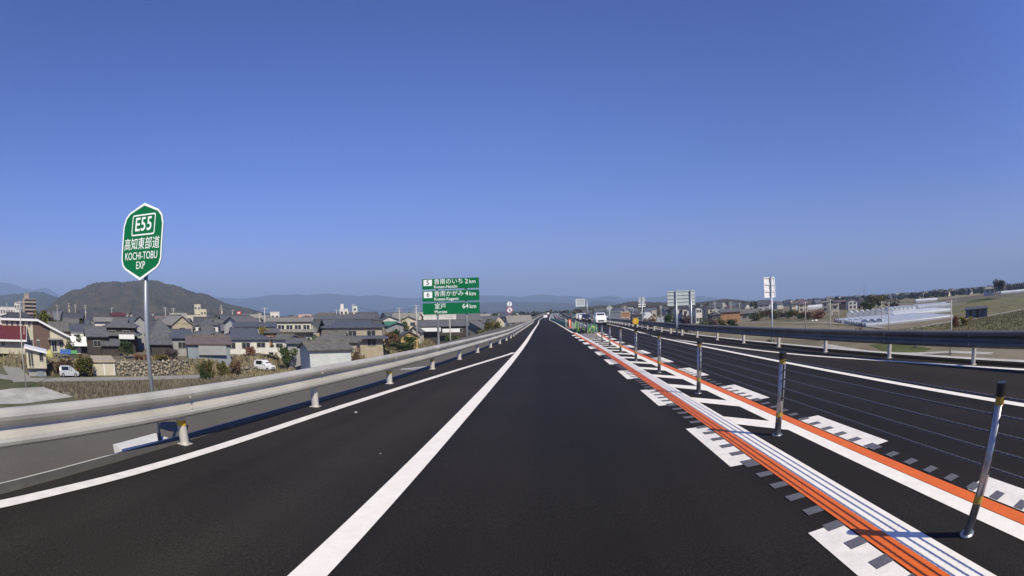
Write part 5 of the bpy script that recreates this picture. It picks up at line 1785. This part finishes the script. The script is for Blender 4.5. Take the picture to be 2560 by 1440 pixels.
T('tree', 'tree', 'yellow orange tree beside the orange walled cottage', 642, 674, 813, 842, 112, LF_Y, ZT)
T('shrub', 'shrub', 'rust brown shrub right of the blue-black roofed house', 674, 704, 836, 868, 101, LF_B, ZT, trunk=False)
T('shrub', 'shrub', 'red brown shrub at the door of the white walled house', 612, 640, 862, 886, 98, LF_R, ZT, trunk=False)
T('shrub', 'shrub', 'green garden hedge left of the pale storehouse', 696, 742, 864, 902, 93, LF_G, ZT - 1, trunk=False)
T('shrub', 'shrub', 'small round green shrub on the storehouse roof line', 764, 790, 838, 856, 95, LF_G, ZT, trunk=False)
T('shrub', 'shrub', 'dry shrub right of the pale storehouse', 872, 905, 868, 902, 96, LF_B, -7, trunk=False)
T('tree', 'tree', 'dark green tree between the beige house and the yellow shed', 962, 1002, 822, 868, 130, LF_D, ZT)
T('shrub', 'shrub', 'green shrub below the yellow shed', 1006, 1046, 838, 862, 132, LF_G, ZT, trunk=False)
T('shrub', 'shrub', 'dark hedge along the lane below the yellow shed', 972, 1040, 854, 880, 118, LF_D, ZT - .5, trunk=False, depth=6)
T('tree', 'tree', 'round tree behind the yellow shed', 998, 1026, 798, 822, 172, LF_O, ZT)
T('shrub', 'shrub', 'shrub between the two poles of the distance sign', 1112, 1156, 833, 856, 122, LF_G, ZT, trunk=False)
T('tree', 'tree', 'olive tree beside the blue net house', 1210, 1258, 802, 836, 130, LF_O, ZT)
T('shrub', 'shrub', 'low olive bushes where the guardrail hides the net house', 1188, 1236, 818, 842, 120, LF_O, ZT, trunk=False)
T('shrub', 'shrub', 'bush near the two round signs', 1248, 1282, 812, 832, 128, LF_G, ZT, trunk=False)
# open side
T('shrub', 'shrub', 'brown thicket between the direction board poles', 1696, 1734, 777, 815, 150, LF_P, GR, trunk=False)
T('shrub', 'shrub', 'brown scrub left of the blue film tunnel', 1606, 1640, 790, 810, 160, LF_B, GR, trunk=False)
T('shrub', 'shrub', 'dark bush behind the blue film tunnel', 1658, 1694, 779, 797, 200, LF_D, GR, trunk=False)
T('shrub', 'shrub', 'dark green bush right of the direction board', 1742, 1774, 796, 814, 172, LF_D, GR, trunk=False)
T('shrub', 'shrub', 'purple brown shrub right of the dark green bush', 1768, 1800, 794, 812, 176, LF_P, GR, trunk=False)
T('shrub', 'shrub', 'olive bush before the orange boarded barn', 1794, 1824, 796, 812, 180, LF_O, GR, trunk=False)
T('shrub', 'shrub', 'dark bush at the corner of the orange boarded barn', 1818, 1846, 795, 813, 178, LF_D, GR, trunk=False)
rn2 = random.Random(5)
for i, (a, b, c, m) in enumerate([(1870, 1894, 780, LF_G), (1884, 1910, 778, LF_O), (1902, 1930, 774, LF_B), (1922, 1950, 772, LF_O), (1942, 1968, 776, LF_P), (1958, 1984, 774, LF_D), (1974, 2000, 776, LF_O), (1992, 2016, 780, LF_G)]):
    T('tree', 'tree', 'thicket tree number %s from the left behind the tall narrow board' % ['one', 'two', 'three', 'four', 'five', 'six', 'seven', 'eight'][i], a, b, c, 806, rn2.uniform(215, 240), m, GR, 'thicket behind the tall narrow board', trunk=i % 2 == 0)
T('shrub', 'shrub', 'rust red shrub by the field pole', 2030, 2066, 772, 792, 215, LF_R, GR, trunk=False)
T('shrub', 'shrub', 'brown shrub left of the rust red one', 2004, 2036, 774, 794, 212, LF_B, GR, trunk=False)
T('tree', 'tree', 'golden olive tree behind the scalloped greenhouse', 2172, 2216, 740, 778, 245, LF_O, GR)
T('tree', 'tree', 'grey green tree left of the golden olive tree', 2148, 2182, 752, 780, 240, LF_D, GR)
T('tree', 'tree', 'bare brown tree right of the golden olive tree', 2210, 2248, 748, 776, 250, LF_P, GR)
T('tree', 'tree', 'big dark tree standing alone on the far rise', 2482, 2520, 697, 735, 320, LF_P, GR + 3)
T('shrub', 'shrub', 'bright yellow green bush before the dark hut', 2398, 2428, 791, 804, 118, LF_Y, GR, trunk=False)
T('shrub', 'shrub', 'tall dry shrub against the tall field pole', 2382, 2398, 785, 814, 112, LF_R, GR, trunk=False)
T('shrub', 'shrub', 'bare twiggy shrub at the field edge behind the guardrail', 2136, 2158, 813, 828, 100, LF_P, GR, trunk=False)
T('shrub', 'shrub', 'rust coloured grass tuft on the slope below the dark guardrail', 2456, 2526, 893, 918, 42, LF_R, None, trunk=False)
T('shrub', 'shrub', 'dark leafy weed under the dark guardrail by the tall board', 1918, 1934, 848, 864, 62, LF_D, None, trunk=False)

for i in range(34):
    px = 130 + 1010 * (i + rnd.uniform(.1, .9)) / 34
    D = rnd.uniform(92, 140)
    b = at(px, 790, D)
    # keep to the terrace
    if b.x > -33 or D < 92:
        continue
    t = tag(empty('shrub', (b.x, b.y, ZT)), 'garden shrub squeezed between the town houses', 'shrub', 'garden shrubs between the town houses')
    s = rnd.uniform(.9, 1.9)
    link('crown', crown(rnd.choice([LF_D, LF_O, LF_G, LF_B]), i % 4), t, (0, 0, s * 1.0), rnd.uniform(0, 6), (s * 1.1, s, s))
    link('trunk', TRUNKS[i % 3], t, (0, 0, s * .6), 0, (s, s, s))

# scattered town trees behind the roofs and the distant woods
for i in range(30):
    px = 110 + 1190 * (i + rnd.uniform(.1, .9)) / 30
    D = rnd.uniform(170, 380)
    b = at(px, 790, D)
    t = tag(empty('tree', (b.x, b.y, ZT)), 'small far tree standing among the town roofs', 'tree', 'far trees among the town roofs')
    s = rnd.uniform(1.6, 3.2)
    link('crown', crown(rnd.choice([LF_D, LF_O, LF_G, LF_P]), i % 4), t, (0, 0, s * 1.6), rnd.uniform(0, 6), (s, s, s))
    link('trunk', TRUNKS[i % 3], t, (0, 0, s * .9), 0, (s, s, s * 1.5))
def woods(name, label, p0, p1, D0, D1, n, hmin, hmax, m, base, seed):
    rn = random.Random(seed)
    mb = MB()
    for i in range(n):
        px = p0 + (p1 - p0) * rn.random()
        D = rn.uniform(D0, D1)
        d = ray(px, 770)
        az = math.atan2(d.x, d.y)
        x, y = math.sin(az) * D, math.cos(az) * D
        hh = rn.uniform(hmin, hmax)
        r = hh * rn.uniform(.45, .75)
        for k in range(26):
            v = Vector((rn.gauss(0, 1), rn.gauss(0, 1), rn.gauss(0, 1))).normalized()
            p = Vector((x + v.x * r * .8, y + v.y * r * .8, base + hh * .5 + v.z * hh * .5))
            a = Vector((rn.gauss(0, 1), rn.gauss(0, 1), rn.gauss(0, 1))).normalized()
            q = a.orthogonal().normalized()
            c = a.cross(q)
            s = r * rn.uniform(.25, .5)
            mb.add([p - q * s - c * s * .7, p + q * s - c * s * .6, p + q * s * .8 + c * s * .7, p - q * s * .7 + c * s * .8], [(0, 1, 2, 3)])
    return stuff(mb.build(name, m), label, 'woods')
woods('woods', 'dark far woods along the horizon beyond the fields', 1990, 2660, 560, 1050, 900, 3.0, 6.5, leafmat('leaf_wood', (.045, .048, .030)), GR, 71)
woods('woods', 'brown wooded strip below the low hill', 1440, 1900, 480, 800, 380, 4, 8, leafmat('leaf_wood_brown', (.075, .062, .042)), GR, 72)
woods('woods', 'dark distant trees at the foot of the hills behind the town', 60, 1420, 520, 1100, 520, 3, 7, leafmat('leaf_wood_town', (.045, .048, .028)), ZT, 73)

# dry grass on the banks
def grass(name, label, pix, z, n, h, m, seed):
    rn = random.Random(seed)
    pts = [gnd(px, py, z) for px, py in pix]
    mb = MB()
    x0, x1 = min(p.x for p in pts), max(p.x for p in pts)
    y0, y1 = min(p.y for p in pts), max(p.y for p in pts)
    def inside(x, y):
        c = False
        j = len(pts) - 1
        for i in range(len(pts)):
            if (pts[i].y > y) != (pts[j].y > y) and x < (pts[j].x - pts[i].x) * (y - pts[i].y) / (pts[j].y - pts[i].y) + pts[i].x:
                c = not c
            j = i
        return c
    k = 0
    while k < n:
        x, y = rn.uniform(x0, x1), rn.uniform(y0, y1)
        if not inside(x, y):
            continue
        k += 1
        a = rn.uniform(0, 6.28)
        s = rn.uniform(.05, .16)
        hh = h * rn.uniform(.4, 1.3)
        mb.add([(x - s * math.cos(a), y - s * math.sin(a), z), (x + s * math.cos(a), y + s * math.sin(a), z), (x + rn.uniform(-.3, .3) * hh, y + rn.uniform(-.3, .3) * hh, z + hh)], [(0, 1, 2)])
    return stuff(mb.build(name, m), label, 'grass')
LF_DRY = leafmat('dry_blades', (.20, .165, .095), .45)
LF_DRY2 = leafmat('dry_blades_grey', (.145, .125, .090), .45)
grass('dry_grass', 'pale dry grass on the bank below the lane', [(90, 962), (400, 955), (640, 947), (560, 985), (300, 1010), (200, 1000)], GL, 9000, .55, LF_DRY2, 81)
grass('dry_grass', 'dry grass around the white sport utility car', [(500, 945), (570, 918), (700, 898), (770, 915), (700, 940), (600, 945)], GL, 4000, .5, LF_DRY, 82)
grass('dry_grass', 'rough dry grass below the stone wall edge', [(110, 940), (130, 915), (240, 905), (236, 938)], GL, 2500, .8, LF_DRY, 83)
grass('grass', 'olive grass on the fields by the farm path', [(2200, 830), (2390, 806), (2560, 776), (2560, 832), (2400, 840), (2260, 838)], GR, 7000, .35, leafmat('field_blades', (.160, .140, .072), .5), 84)
tb = random.Random(9)
def bank_scrub(n, seed):
    mb = MB()
    rn = random.Random(seed)
    for (xa, ya), (xb, yb) in zip(TE[1:], TE[2:-2]):
        L = math.hypot(xb - xa, yb - ya)
        for i in range(int(n * L / 20)):
            q, s = rn.random(), rn.random()
            x, y, z = xa + (xb - xa) * q + 2.2 * s, ya + (yb - ya) * q - 2.0 * s, ZT + (GL - ZT) * s
            h, w, a = rn.uniform(.3, 1.0), rn.uniform(.08, .25), rn.uniform(0, 6.28)
            mb.add([(x - w * math.cos(a), y - w * math.sin(a), z), (x + w * math.cos(a), y + w * math.sin(a), z), (x + rn.uniform(-.4, .4), y + rn.uniform(-.4, .4), z + h)], [(0, 1, 2)])
    return stuff(mb.build('scrub', LF_DRY), 'dry scrub covering the terrace bank below the houses', 'scrub')
bank_scrub(420, 91)

# small roadside litter and specks on the shoulder
PEB = mat('pebble', (.42, .40, .37), .9)
for i, (px, py) in enumerate(((889, 1021), (950, 1125))):
    p = gnd(px, py, 0)
    s = (.028, .012)[i]
    mb = MB()
    mb.add([(-s, -s * .6, 0), (s, -s * .5, 0), (s * .8, s * .6, 0), (-s * .7, s * .7, 0), (0, 0, s * .7)], [(0, 1, 4), (1, 2, 4), (2, 3, 4), (3, 0, 4)])
    tag(mb.build('pebble', PEB, None, False, (p.x, p.y, Z(p.y) + .003)), ['pale chip of litter on the asphalt beside the taper line', 'tiny stone on the asphalt between the two white lines'][i], 'pebble')

# ------------------------------------------------------------------ haze
HZ = bpy.data.materials.new('haze_air')
HZ.use_nodes = True
nt = HZ.node_tree
nt.nodes.remove(nt.nodes['Principled BSDF'])
pv = nt.nodes.new('ShaderNodeVolumePrincipled')
pv.inputs['Color'].default_value = (.50, .69, 1.0, 1)
pv.inputs['Density'].default_value = 1.9e-4
pv.inputs['Anisotropy'].default_value = 0.0
nt.links.new(pv.outputs[0], nt.nodes['Material Output'].inputs['Volume'])
hz = MB().box(-16500, 16500, -1500, 16500, -9.5, 660).build('haze', HZ)
stuff(hz, 'thin blue air over the whole valley', 'haze')
